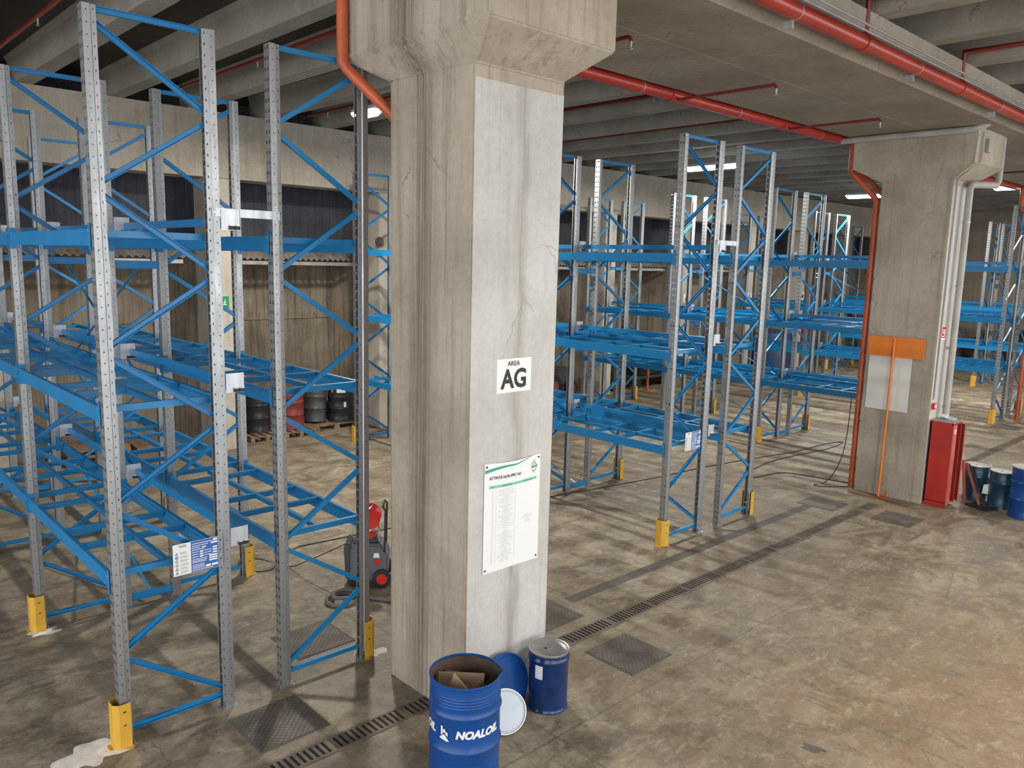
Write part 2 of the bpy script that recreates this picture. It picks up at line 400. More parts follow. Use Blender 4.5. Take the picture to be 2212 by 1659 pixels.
# ------------------------------------------------------------------ the room
XW, XE, YN, YS = -9.0, 41.0, 9.45, -17.0
RIB0, RIBP = 1.65-1.47*8, 1.47
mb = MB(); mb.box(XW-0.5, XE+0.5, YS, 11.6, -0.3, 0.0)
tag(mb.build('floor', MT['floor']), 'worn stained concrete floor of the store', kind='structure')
# ceiling: slab with precast ribs running away from the camera
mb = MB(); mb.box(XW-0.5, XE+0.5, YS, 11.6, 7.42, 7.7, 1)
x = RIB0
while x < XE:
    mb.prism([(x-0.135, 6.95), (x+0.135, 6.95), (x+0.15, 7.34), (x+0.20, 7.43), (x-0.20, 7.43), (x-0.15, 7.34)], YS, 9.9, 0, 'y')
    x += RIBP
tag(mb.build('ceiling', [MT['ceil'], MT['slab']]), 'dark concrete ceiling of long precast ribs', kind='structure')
# girders over the pillars
mb = MB()
mb.prism([(-2.33, 6.52), (-1.235, 6.52), (-1.225, 6.54), (-1.215, 6.52), (0.08, 6.52), (0.08, 6.95), (-2.62, 6.95), (-2.62, 6.72), (-2.45, 6.66)], XW, XE, 0, 'x')
tag(mb.build('ceiling_girder', MT['girder'], bevel=0), 'wide concrete girder carried by the pillars', kind='structure')
# back wall: lintel, one pier after the other, recessed retaining wall, dark upper wall
mb = MB(); mb.box(XW, XE, 9.45, 10.05, 5.66, 6.95)
mb.box(XW, XE, 9.43, 9.46, 5.66, 6.02)
tag(mb.build('wall_back_lintel', MT['lintel']), 'long pale concrete lintel beam below the ceiling', kind='structure')
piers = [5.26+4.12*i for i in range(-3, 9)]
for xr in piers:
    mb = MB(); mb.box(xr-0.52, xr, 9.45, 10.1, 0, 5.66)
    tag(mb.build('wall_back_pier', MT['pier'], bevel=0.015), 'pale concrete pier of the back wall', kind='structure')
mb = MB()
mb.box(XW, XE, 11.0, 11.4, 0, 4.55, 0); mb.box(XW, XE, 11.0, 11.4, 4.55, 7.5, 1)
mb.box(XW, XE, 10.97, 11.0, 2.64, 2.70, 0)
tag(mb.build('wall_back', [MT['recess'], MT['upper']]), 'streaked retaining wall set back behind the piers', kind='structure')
for xr in piers:   # splayed side walls of every recess
    mb = MB()
    mb.add([(xr-0.85, 10.99, 0), (xr-0.5, 10.05, 0), (xr-0.02, 10.05, 0), (xr+0.3, 10.99, 0), (xr-0.85, 10.99, 4.5), (xr-0.5, 10.05, 4.5), (xr-0.02, 10.05, 4.5), (xr+0.3, 10.99, 4.5)], [(0, 1, 2, 3), (4, 5, 6, 7), (0, 1, 5, 4), (1, 2, 6, 5), (2, 3, 7, 6), (3, 0, 4, 7)], 0)
    tag(mb.build('wall_back_reveal', MT['recess']), 'splayed concrete side wall between two recesses', kind='structure')
mb = MB(); mb.box(XE, XE+0.3, YS, 11.6, 0, 7.5); mb.box(XE-0.1, XE, YS, 11.6, 6.1, 6.14)
tag(mb.build('wall_right', MT['endwall']), 'far concrete end wall', kind='structure')
mb = MB(); mb.box(XW-0.3, XW, 6.5, 11.6, 0, 7.6)  # unseen wall, cut short so outside light fills in from the left
tag(mb.build('wall_left', MT['endwall']), 'unseen concrete wall stub at the left end, cut short to let light in', kind='structure')
# stub walls of the open loading side, daylight comes in between them
for i, (a, b_) in enumerate(((-9.0, -6.5), (3.5, 4.5), (15.0, 16.0), (26.5, 27.5), (38.0, 41.0))):
    mb = MB(); mb.box(a, b_, YS, YS+0.4, 0, 7.42)
    tag(mb.build('wall_front_pier', MT['endwall']), 'concrete pier of the open loading side', kind='structure')

# awnings of corrugated sheet under the dark upper wall
def awning(x0, x1, label):
    t = empty('awning', label, 'awning', (0, 0, 0), 0, 'corrugated awnings in the wall recesses')
    mb = MB(); n = int((x1-x0)/0.035); vs = []
    for i in range(n+1):
        xx = x0+(x1-x0)*i/n; dz = 0.028*math.sin(2*PI*xx/0.14)
        for dd in (0, -0.006):
            vs.append((xx, 10.02, 4.06+dz+dd)); vs.append((xx, 10.99, 4.50+dz+dd))
    fs = []
    for i in range(n):
        a = i*4; b = a+4
        fs += [(a, b, b+1, a+1), (a+2, a+3, b+3, b+2), (a, a+2, b+2, b), (a+1, b+1, b+3, a+3)]
    mb.add(vs, fs); mb.build('sheet', MT['tin'], t, smooth=True, angle=80)
    mb = MB(); mb.box(x0+0.02, x1-0.25, 9.99, 10.05, 3.93, 4.01); mb.build('edge_rail', MT['steel_plain'], t)
for i, xr in enumerate(piers[2:8]):
    awning(xr+0.05, xr+3.55, ['corrugated metal awning in the first recess at the far left', 'corrugated metal awning in the recess behind the hose-reel vacuum',
        'corrugated awning in the recess hidden behind the large near pillar', 'corrugated awning above the red-wheeled tractor',
        'corrugated awning behind the third double rack row', 'corrugated awning above the dark blue tank'][i])

# pillars
def pillar(x0, label, mats):
    y0, y1 = -1.65 if x0 < 3 else -1.70, -0.50
    x1 = x0+1.03
    cx0, cx1, cy0, cy1 = x0-0.20, x0+1.28, -2.03, 0.0
    rings = [[(x0, y0), (x1, y0), (x1, y1), (x0, y1)]]*3+[[(cx0, cy0), (cx1, cy0), (cx1, cy1), (cx0, cy1)]]*2
    if x0 > 3: rings = [[(x0, y0), (x1, y0), (x1, y1), (x0, y1)]]*3+[[(x0-0.12, cy0), (cx1+0.05, cy0), (cx1+0.05, cy1), (x0-0.12, cy1)]]*2
    zs = [0, 5.60, 5.71, 5.95, 6.53]
    vs = [(x, y, z) for rg, z in zip(rings, zs) for x, y in rg]
    mb = MB(); fs = []; mi = []
    for i in range(4):
        for j in range(4):
            mb.add([vs[i*4+j], vs[i*4+(j+1) % 4], vs[i*4+4+(j+1) % 4], vs[i*4+4+j]], [(0, 1, 2, 3)], 1 if (j == 0 and i == 0) else 0)
    mb.add(vs[-4:], [(0, 1, 2, 3)]); 
    me_o = mb.build('pillar', mats)
    bm = bmesh.new(); bm.from_mesh(me_o.data); bmesh.ops.remove_doubles(bm, verts=bm.verts, dist=1e-4)
    es = [e for e in bm.edges if len(e.link_faces) == 2 and e.calc_face_angle(0) > 0.5]
    bmesh.ops.bevel(bm, geom=es, offset=0.014, segments=2, affect='EDGES'); bm.to_mesh(me_o.data); bm.free()
    return tag(me_o, label, 'pillar', kind='structure')
pillar(2.374, 'large near concrete pillar with widened head and the AREA AG sign', [MT['col1'], MT['white_col1']])
pillar(12.97, 'second concrete pillar with the red locker at its foot', [MT['col'], MT['white_col']])
pillar(23.60, 'third concrete pillar cut off by the right picture edge', [MT['col'], MT['white_col']])

# drain grate, patched trench, cover plates
mb = MB(); 
def grate(x0, x1, label):
    mb = MB(); mb.box(x0, x1, -1.28, -1.26, 0, 0.012, 0); mb.box(x0, x1, -1.09, -1.07, 0, 0.012, 0); mb.box(x0, x1, -1.26, -1.09, 0, 0.003, 1)
    x = x0; i = 0
    while x < x1-0.03:
        mb.box(x, x+(0.028 if i % 13 else 0.05), -1.26, -1.09, 0.003, 0.010, 0); x += 0.058; i += 1
    return tag(mb.build('drain_grate', [plain_grate, MT['dark']]), label, 'drain grate', 'slotted drain gratings in the floor', kind='structure')
plain_grate = plain('rusty_grate', (0.17, 0.135, 0.105), 0.65, metal=0.2, var=0.3, scale=5)
grate(-1.0, 2.36, 'slotted drain grating in front of the leftmost rack row')
grate(3.42, 12.3, 'slotted drain grating running between the two pillars')
grate(14.1, 23.5, 'slotted drain grating beyond the second pillar')
mb = MB(); mb.box(5.05, 11.25, -0.54, -0.38, 0, 0.004)
tag(mb.build('floor_trench_patch', MT['screed']), 'dark narrow trench patch beside the drain', kind='structure')
def cover(x0, x1, y0, y1, label):
    mb = MB(); mb.box(x0, x1, y0, y1, 0, 0.008, 0)
    t = 0.02
    for a in ((x0-t, x1+t, y0-t, y0), (x0-t, x1+t, y1, y1+t), (x0-t, x0, y0, y1), (x1, x1+t, y0, y1)): mb.box(*a, 0, 0.005, 1)
    return tag(mb.build('floor_cover_plate', [MT['plate'], MT['screed']]), label, 'cover plate', 'chequer plate covers in the floor')
cover(0.81, 1.43, -0.88, -0.26, 'chequer floor plate in front of the leftmost rack row')
cover(1.82, 2.46, 0.35, 0.96, 'chequer floor plate under the right side of the leftmost rack')
cover(4.22, 4.86, -2.11, -1.50, 'chequer floor plate right of the small navy drum')
cover(4.22, 4.85, -0.86, -0.24, 'chequer floor plate peeping out right of the near pillar')
cover(11.27, 11.9, -0.87, -0.25, 'dark floor plate left of the second pillar')
cover(11.42, 12.06, -2.1, -1.5, 'dark floor plate in front of the second pillar')
cover(22.2, 22.85, -0.80, -0.17, 'dark floor plate beside the third pillar')
def blob(name, cx, cy, rx, ry, z, mat, seed, label, cat, group=None, n=40):
    rnd = random.Random(seed); ph = [rnd.uniform(0, 6.28) for _ in range(6)]
    pts = []
    for i in range(n):
        t = 2*PI*i/n; k = 1+sum(0.16/(q+1)**0.4*math.sin((q+2)*t+ph[q]) for q in range(6))
        pts.append((cx+rx*k*math.cos(t), cy+ry*k*math.sin(t)))
    mb = MB(); vs = [(a, b, 0.001) for a, b in pts]+[(cx+(a-cx)*0.55, cy+(b-cy)*0.55, z) for a, b in pts]
    fs = [(i, (i+1) % n, n+(i+1) % n, n+i) for i in range(n)]+[tuple(range(n, 2*n))]
    mb.add(vs, fs); return tag(mb.build(name, mat), label, cat, group, kind='stuff')
blob('concrete_dust', -0.26, 0.02, 0.24, 0.20, 0.0045, MT['dust_white'], 3, 'pale drilling dust at the foot of the nearest upright', 'dust')
blob('concrete_dust', 0.0, 2.70, 0.15, 0.10, 0.0045, MT['dust_white'], 5, 'pale drilling dust around the second yellow guard on the left', 'dust')
blob('concrete_dust', 2.50, -0.02, 0.12, 0.09, 0.0045, MT['dust_white'], 9, 'pale dust beside the yellow guard left of the near pillar', 'dust')
blob('floor_patch', 4.43, -3.94, 0.06, 0.09, 0.002, MT['screed'], 12, 'small dark grey patch on the open floor', 'patch')

# ------------------------------------------------------------------ lamps
def ceiling_lamp(x, y, ln, label, power=1.0, zl=6.6):
    t = empty('ceiling_lamp', label, 'ceiling lamp', (x, y, zl), 0, 'long ceiling lamps')
    mb = MB(); mb.prism([(-0.09, 0.03), (0.09, 0.03), (0.05, 0.10), (-0.05, 0.10)], -ln/2, ln/2, 0, 'y'); mb.build('housing', MT['lamp_body'], t)
    mb = MB(); vs_ = [(sx*wx, sy*(ln/2-ey), zq) for wx, ey, zq in ((0.085, 0.0, 0.03), (0.085, 0.03, -0.02), (0.055, 0.09, -0.075)) for sx, sy in ((-1, -1), (1, -1), (1, 1), (-1, 1))]; mb.add(vs_, [(0, 1, 5, 4), (1, 2, 6, 5), (2, 3, 7, 6), (3, 0, 4, 7), (4, 5, 9, 8), (5, 6, 10, 9), (6, 7, 11, 10), (7, 4, 8, 11), (8, 9, 10, 11)]); mb.build('diffuser', MT['lamp_glow'], t)
    for s in (-1, 1):
        mb = MB(); mb.tube([(0, s*ln*0.35, 0.1), (0, s*ln*0.35, 7.42-zl)], 0.006, 6); mb.build('hanger', MT['steel_plain'], t)
    ld = bpy.data.lights.new('lamp_light', 'AREA'); ld.shape = 'RECTANGLE'; ld.size = 0.16; ld.size_y = ln*0.96
    ld.energy = LAMP_W*power; ld.color = (1.0, 0.955, 0.86)
    lo = bpy.data.objects.new('lamp_light', ld); COL.objects.link(lo); lo.parent = t; lo.location = (0, 0, -0.085)
    return t
ceiling_lamp(5.92, 5.42, 0.72, 'glowing lamp seen just left of the near pillar', 2.2)
ceiling_lamp(15.74, 4.95, 1.5, 'glowing lamp above the second rack row', 2.4)
ceiling_lamp(24.9, 4.9, 1.5, 'glowing lamp partly behind the orange pipe of the second pillar', 2.2, 6.55)
ceiling_lamp(24.7, 0.80, 0.8, 'glowing lamp right of the second pillar', 1.8)
ceiling_lamp(33.8, -1.6, 1.5, 'unseen lamp added out of view, far beyond the second pillar', 1.8)  # out of view, kept only for its light
for i, x in enumerate((5.9, 15.7, 24.7)):  # lamps outside the view, added to light the near floor and pillar faces
    ceiling_lamp(x, -7.0, 1.5, 'unseen ceiling lamp added over the near aisle, %s' % ('opposite the large near pillar', 'opposite the second pillar', 'opposite the third pillar')[i], 1.6)

# ------------------------------------------------------------------ pallet racks
L = 2.8128; D = 0.9; S = 0.565; H = 5.945
ROWX = {'A': 0.0, 'C': 7.587, 'D': 15.18, 'E': 22.77, 'F': 30.35}
ROWN = {'A': 'leftmost rack row', 'C': 'second rack row', 'D': 'third rack row', 'E': 'fourth rack row', 'F': 'rightmost rack row'}
LEV = [1.51, 2.91, 4.31]

def upright_mesh(name, detail=True):
    """omega section, front face towards -x with two columns of slots, sides with round-hole columns; sheet 2 mm"""
    path = [(0.055, -0.022), (0.055, -0.034), (0.018, -0.038), (0.010, -0.050), (-0.045, -0.050), (-0.045, 0.050), (0.010, 0.050), (0.018, 0.038), (0.055, 0.034), (0.055, 0.022)]
    # columns along the section: (start fraction, end fraction, is hole column)
    seg = []
    for i in range(len(path)-1):
        a, b = Vector(path[i]), Vector(path[i+1])
        if i == 4 and detail: cuts = [(0, .15, 0), (.15, .36, 1), (.36, .64, 0), (.64, .85, 1), (.85, 1, 0)]
        elif i in (3, 5) and detail: cuts = [(0, .42, 0), (.42, .59, 2), (.59, 1, 0)]
        elif i in (1, 7) and detail: cuts = [(0, .4, 0), (.4, .62, 3), (.62, 1, 0)]
        else: cuts = [(0, 1, 0)]
        for c0, c1, k in cuts: seg.append((a.lerp(b, c0), a.lerp(b, c1), k))
    n = len(seg); pts = [seg[0][0]]+[s_[1] for s_ in seg]
    zs = [0.0]
    if detail:
        z = 0.03
        while z < H-0.03:
            zs += [z, z+0.010, z+0.030, z+0.045]; z += 0.0875
    zs.append(H)
    kinds = {1: (0, 1, 1, 0), 2: (0, 1, 0, 0), 3: (0, 0, 1, 0)}
    vs = []; 
    for z in zs: vs += [(p.x, p.y, z) for p in pts]
    w = n+1; fs = []
    for zi in range(len(zs)-1):
        ph = (zi-1) % 4 if detail and zi > 0 else -1
        for j in range(n):
            k = seg[j][2]
            if k and ph in (0, 1, 2) and zi < len(zs)-2:
                hole = (k == 1 and ph in (0, 1)) or (k == 2 and ph == 0 and (zi//4) % 1 == 0) or (k == 3 and ph == 1)
                if hole: continue
            fs.append((zi*w+j, zi*w+j+1, (zi+1)*w+j+1, (zi+1)*w+j))
    me = bpy.data.meshes.new(name); me.from_pydata(vs, [], fs); me.materials.append(MT['galv'])
    o = bpy.data.objects.new('tmp', me); COL.objects.link(o)
    sm = o.modifiers.new('s', 'SOLIDIFY'); sm.thickness = 0.0022; sm.offset = 0
    dg = bpy.context.evaluated_depsgraph_get(); m2 = bpy.data.meshes.new_from_object(o.evaluated_get(dg)); m2.name = name
    bpy.data.objects.remove(o); return m2
UP = upright_mesh('upright_section')

def foot_mesh():
    mb = MB(); mb.box(-0.075, 0.075, -0.07, 0.07, 0, 0.006)
    mb.box(-0.03, 0.045, -0.052, -0.047, 0.006, 0.07); mb.box(-0.03, 0.045, 0.047, 0.052, 0.006, 0.07)
    for a, b in ((-0.058, -0.052), (0.058, 0.052), (0.058, -0.052)): mb.lathe([(0.0, 0.03), (0.009, 0.03), (0.009, 0.006)], (a, b, 0), 6)
    return mb.mesh('foot_plate_mesh', MT['galv'])
FOOT = foot_mesh()

CPROF = [(-0.016, -0.022), (0.016, -0.022), (0.016, -0.018), (-0.011, -0.018), (-0.011, 0.018), (0.016, 0.018), (0.016, 0.022), (-0.016, 0.022)]
def brace_mesh(z0, z1, x0=0.045, x1=D-0.045):
    mb = MB(); mb.sweep((x0, 0, z0), (x1, 0, z1), CPROF, up=(0, 0, 1))
    return mb.mesh('brace_mesh', MT['blue'], smooth=False)
ZN = [(5.83, 5.30), (4.67, 5.20), (4.57, 4.02), (3.40, 3.92), (3.30, 2.75), (2.12, 2.65), (2.02, 1.47), (0.85, 1.37), (0.75, 0.21)]
BR = [brace_mesh(a, b) for a, b in ZN]; HZ = [brace_mesh(0.13, 0.13), brace_mesh(5.925, 5.925)]
mb = MB()
for zl, zr in ZN: 
    for xx, zz in ((0.043, zl),): mb.lathe([(0.0, -0.030), (0.010, -0.030), (0.010, 0.030), (0.0, 0.030)], (xx, 0, zz), 6, axis='y')
BOLT = mb.mesh('bolt_row_mesh', MT['galv'])
mb = MB()
for zl, zr in ZN: mb.lathe([(0.0, -0.030), (0.010, -0.030), (0.010, 0.030), (0.0, 0.030)], (D-0.043, 0, zr), 6, axis='y')
BOLT2 = mb.mesh('bolt_row_mesh', MT['galv'])

def make_frame(label=None):
    t = empty('rack_upright', label, 'rack upright', group='galvanised rack uprights')
    a = mesh_obj('post', UP, t); b = mesh_obj('post', UP, t, (D, 0, 0)); b.rotation_euler = (0, 0, PI)
    for xx, rz in ((0, 0), (D, PI)):
        f = mesh_obj('foot_plate', FOOT, t, (xx, 0, 0)); f.rotation_euler = (0, 0, rz)
    for m in BR: mesh_obj('diagonal_brace', m, t)
    for m in HZ: mesh_obj('horizontal_brace', m, t)
    mesh_obj('brace_bolts', BOLT, a); o2 = mesh_obj('brace_bolts', BOLT2, t); o2.parent = b; o2.matrix_parent_inverse = Matrix.Translation((D, 0, 0)).inverted() if False else Matrix.Rotation(-PI, 4, 'Z') @ Matrix.Translation((-D, 0, 0))
    return t

BL = L-0.10
def beam_mesh():
    # box beam with a step along its inner top edge; y from 0 to BL, outer face to -x
    mb = MB(); prof = [(-0.024, 0), (-0.024, -0.128), (0.024, -0.128), (0.024, -0.032), (0.012, -0.026), (0.012, 0)]
    mb.prism(prof, 0, BL, 0, 'y'); return mb.mesh('beam_mesh', MT['blue'])
BEAM = beam_mesh()
CONN = []
for y0, y1 in ((-0.004, -0.035), (BL-0.002, BL)):
    mb = MB(); yb = sorted((y0+0.003, y1+(0 if y1 < 0 else 0.035)))
    mb.add([(a, b, c) for c in (-0.165, 0.045) for a, b in ((0.03, y0), (-0.036, y0), (-0.036, yb[0]), (-0.036, yb[1]), (-0.031, yb[1]), (-0.031, yb[0]), (-0.031, y0+0.006), (0.03, y0+0.006))], []) if False else None
    mb.box(-0.034, 0.03, y0, y0+0.006, -0.165, 0.045); mb.box(-0.036, -0.031, yb[0], yb[1], -0.165, 0.045)
    CONN.append(mb.mesh('end_connector_mesh', MT['blue']))
mb = MB()
for y0 in (-0.012, BL+0.012): mb.lathe([(0.0, -0.042), (0.009, -0.042), (0.009, -0.034)], (0, y0, -0.01), 6, axis='x')
PIN = mb.mesh('locking_pin_mesh', MT['galv_bright'])
CY = [0.10, 0.93, 1.47, 2.42]
def cross_mesh():
    mb = MB(); mb.box(0.0, D+0.04-0.05, -0.02, 0.02, -0.058, -0.002)
    for x0, x1 in ((-0.046, 0.0), (D-0.01, D+0.036)): mb.box(x0, x1, -0.022, 0.022, -0.001, 0.003)
    mb.box(-0.049, -0.046, -0.022, 0.022, -0.045, 0.003); mb.box(D+0.036, D+0.039, -0.022, 0.022, -0.045, 0.003)
    return mb.mesh('crossbar_mesh', MT['blue'])
CROSS = cross_mesh()
def rail_mesh(a, b):
    mb = MB(); mb.box(-0.022, 0.022, a+0.02, b-0.02, -0.056, -0.006)
    mb.box(-0.03, 0.03, a+0.02, a+0.023, -0.06, -0.004); mb.box(-0.03, 0.03, b-0.023, b-0.02, -0.06, -0.004)
    return mb.mesh('centre_rail_mesh', MT['blue'])
RAILS = [rail_mesh(CY[i]-0.05, CY[i+1]-0.05) for i in range(3)]+[rail_mesh(CY[3]-0.05, BL)]

def make_shelf(label=None):
    t = empty('rack_shelf', label, 'rack shelf', group='blue steel rack shelves')
    for xx, rz, yy in ((-0.022, 0, 0.05), (D+0.022, PI, 0.05+BL)):
        b = mesh_obj('beam', BEAM, t, (xx, yy, 0)); b.rotation_euler = (0, 0, rz)
        mesh_obj('end_connector', CONN[0], b); mesh_obj('end_connector', CONN[1], b); mesh_obj('locking_pin', PIN, b)
    for y in CY: mesh_obj('crossbar', CROSS, t, (0.005, y, 0))
    for m in RAILS: mesh_obj('centre_rail', m, t, (D/2, 0.05, 0))
    return t

GPOLY = [(0.03, -0.088), (-0.062, -0.088), (-0.105, -0.048), (-0.105, 0.048), (-0.062, 0.088), (0.03, 0.088)]
def guard_mesh():
    mb = MB(); n = len(GPOLY); th = 0.006
    inner = [(0.03, -0.082), (-0.0595, -0.082), (-0.099, -0.0455), (-0.099, 0.0455), (-0.0595, 0.082), (0.03, 0.082)]
    vs = []; 
    for z in (0.006, 0.40): vs += [(a, b, z) for a, b in GPOLY]+[(a, b, z) for a, b in inner]
    fs = []
    for i in range(n-1):
        fs += [(i, i+1, 2*n+i+1, 2*n+i), (n+i, 3*n+i, 3*n+i+1, n+i+1), (2*n+i, 2*n+i+1, 3*n+i+1, 3*n+i), (i, n+i, n+i+1, i+1)]
    for i in (0, n-1): fs.append((i, n+i, 3*n+i, 2*n+i))
    mb.add(vs, fs)
    mb.prism([(-0.105, -0.048), (-0.135, -0.048), (-0.135, 0.048), (-0.105, 0.048)], 0, 0.006)
    mb.prism([(-0.02, -0.088), (-0.02, -0.118), (0.03, -0.118), (0.03, -0.088)], 0, 0.006)
    mb.prism([(-0.02, 0.088), (-0.02, 0.118), (0.03, 0.118), (0.03, 0.088)], 0, 0.006)
    return mb.mesh('guard_mesh', MT['yellow'], bevel=0)
GUARD = guard_mesh()
mb = MB()
for z in (0.21, 0.33):
    for sy in (-1, 1): mb.box(-0.033, -0.007, sy*0.0885-0.0006, sy*0.0885+0.0006, z-0.005, z+0.005)
GSLOT = mb.mesh('guard_slot_mesh', MT['black'])
def make_guard():
    t = empty('column_guard', None, 'column guard', group='yellow steel column guards')
    mesh_obj('guard_plate', GUARD, t); mesh_obj('bolt_slots', GSLOT, t); return t

mb = MB(); mb.box(-0.02, S+0.02, -0.056, -0.052, -0.035, 0.035); mb.box(-0.02, S+0.02, -0.06, -0.052, 0.031, 0.035); mb.box(-0.02, S+0.02, -0.06, -0.052, -0.035, -0.031)
SPG = mb.mesh('galvanised_spacer_mesh', MT['galv_bright'])
mb = MB()
for xx in (0.0, S):
    for zz in (-0.02, 0.02): mb.lathe([(0.0, -0.064), (0.009, -0.064), (0.009, -0.056)], (xx, 0, zz), 6, axis='y')
SPB = mb.mesh('spacer_bolt_mesh', MT['galv'])
mb = MB(); mb.box(0.05, S-0.05, -0.03, -0.025, -0.045, 0.045); mb.box(0.05, S-0.05, -0.045, -0.025, 0.041, 0.045); mb.box(0.05, S-0.05, -0.045, -0.025, -0.045, -0.041)
SPBL = mb.mesh('blue_spacer_mesh', MT['blue'])

frame0 = make_frame(); shelf0 = make_shelf(); guard0 = make_guard()
used = set()
def place(proto, loc, rz, label, suffix=None):
    o = proto if id(proto) not in used else copy_tree(proto)
    used.add(id(proto)); o.location = loc; o.rotation_euler = (0, 0, rz); o['label'] = label
    return o
KF = ['front end', 'second from front', 'third from front', 'nearest the wall']
KB = ['front bay', 'middle bay', 'bay nearest the wall']
LV = ['lowest', 'middle', 'top']
SD = ['left', 'right']
SKIP = set()
def skip(kind, *a): return (kind,)+a in SKIP
for r, x0 in ROWX.items():
    for u in (0, 1):
        xu = x0+u*(D+S)
        for k in range(4):
            if skip('f', r, u, k): continue
            # the right-hand unit carries the same frame turned about, so its braces mirror
            loc = (xu, k*L, 0) if u == 0 else (xu+D, k*L, 0)
            place(frame0, loc, 0 if u == 0 else PI, f'galvanised upright frame, {ROWN[r]}, {SD[u]} run, {KF[k]}')
        for k in range(3):
            for l, z in enumerate(LEV):
                if skip('s', r, u, k, l): continue
                place(shelf0, (xu, k*L, z), 0, f'blue steel shelf, {LV[l]} level, {KB[k]}, {SD[u]} run of {ROWN[r]}')
    for k in range(4):
        for i, (xx, rz) in enumerate(((x0, 0), (x0+2*D+S, PI))):
            if skip('g', r, k, i): continue
            place(guard0, (xx, k*L, 0), rz, f'yellow guard on {SD[i]} outer upright, {KF[k]}, {ROWN[r]}')
    # between the two runs: spacers, stop rails, their galvanised carrier plates and rod bracing
    zz = [(4.49, 'g')] if True else []
    for k in range(4):
        lst = [(4.49, 'g')] if k == 0 else [(4.0, 'b'), (2.62, 'b'), (0.10, 'b')]
        for z, c in lst:
            t = empty('row_spacer', None, 'row spacer', (x0+D, k*L, z), 0, 'spacers joining the two runs')
            if c == 'g':
                mesh_obj('bar', SPG, t); mesh_obj('bolts', SPB, t); t['label'] = f'bright galvanised spacer bar joining both runs of the {ROWN[r]}'
            else:
                mesh_obj('bar', SPBL, t); t['label'] = 'blue spacer between the runs, %s, %s, %s' % ('near the floor' if z < 1 else ('at mid height' if z < 3 else 'high up'), KF[k], ROWN[r])
    for l, z in enumerate(LEV):
        for k in range(3):
            if r in 'EF' and k == 0: pass
            t = empty('stop_rail', f'blue stop rail, {LV[l]} level, {KB[k]}, inside {ROWN[r]}', 'stop rail', (x0+D+0.17, k*L, z+0.11), 0, 'pallet stop rails between the runs')
            mb = MB(); mb.box(-0.02, 0.02, 0.03, L-0.03, -0.035, 0.035); mb.build('rail', MT['blue'], t)
        for k in range(4):
            t = empty('stop_plate', f'small galvanised bracket, {LV[l]} level, {KF[k]}, {ROWN[r]}', 'bracket', (x0+D+0.05, k*L-0.06, z+0.12), 0, 'stop rail bracket plates')
            mb = MB(); mb.box(0, 0.165, -0.002, 0.002, -0.085, 0.085); mb.box(0.161, 0.165, -0.002, 0.02, -0.085, 0.085); mb.build('plate', MT['galv_bright'], t)
            mb = MB(); mb.box(0.065, 0.108, -0.022, -0.002, -0.08, -0.05); mb.box(0.115, 0.158, -0.022, -0.002, -0.08, -0.05); mb.build('clip', MT['black'], t)
            mb = MB(); mb.box(0.07, 0.106, -0.024, -0.002, -0.05, -0.043); mb.box(0.118, 0.156, -0.024, -0.002, -0.05, -0.043); mb.build('clip_edge', MT['white'], t)
    for q, (za, zb) in enumerate(((0.12, 1.15), (1.40, 2.55), (2.70, 3.95))):
        t = empty('rod_brace', 'thin crossed bracing bars, %s panel, second bay, inside %s' % (('bottom', 'middle', 'upper')[q], ROWN[r]), 'bracing', (x0+D+S/2, L, 0), 0, 'crossed bracing inside the rack rows')
        for a, b, dx in ((za, zb, -0.01), (zb, za, 0.01)):
            mb = MB(); mb.bar((dx, 0.03, a), (dx, L-0.03, b), 0.006, 0.03, up=(1, 0, 0)); mb.build('bar', MT['blue'], t)

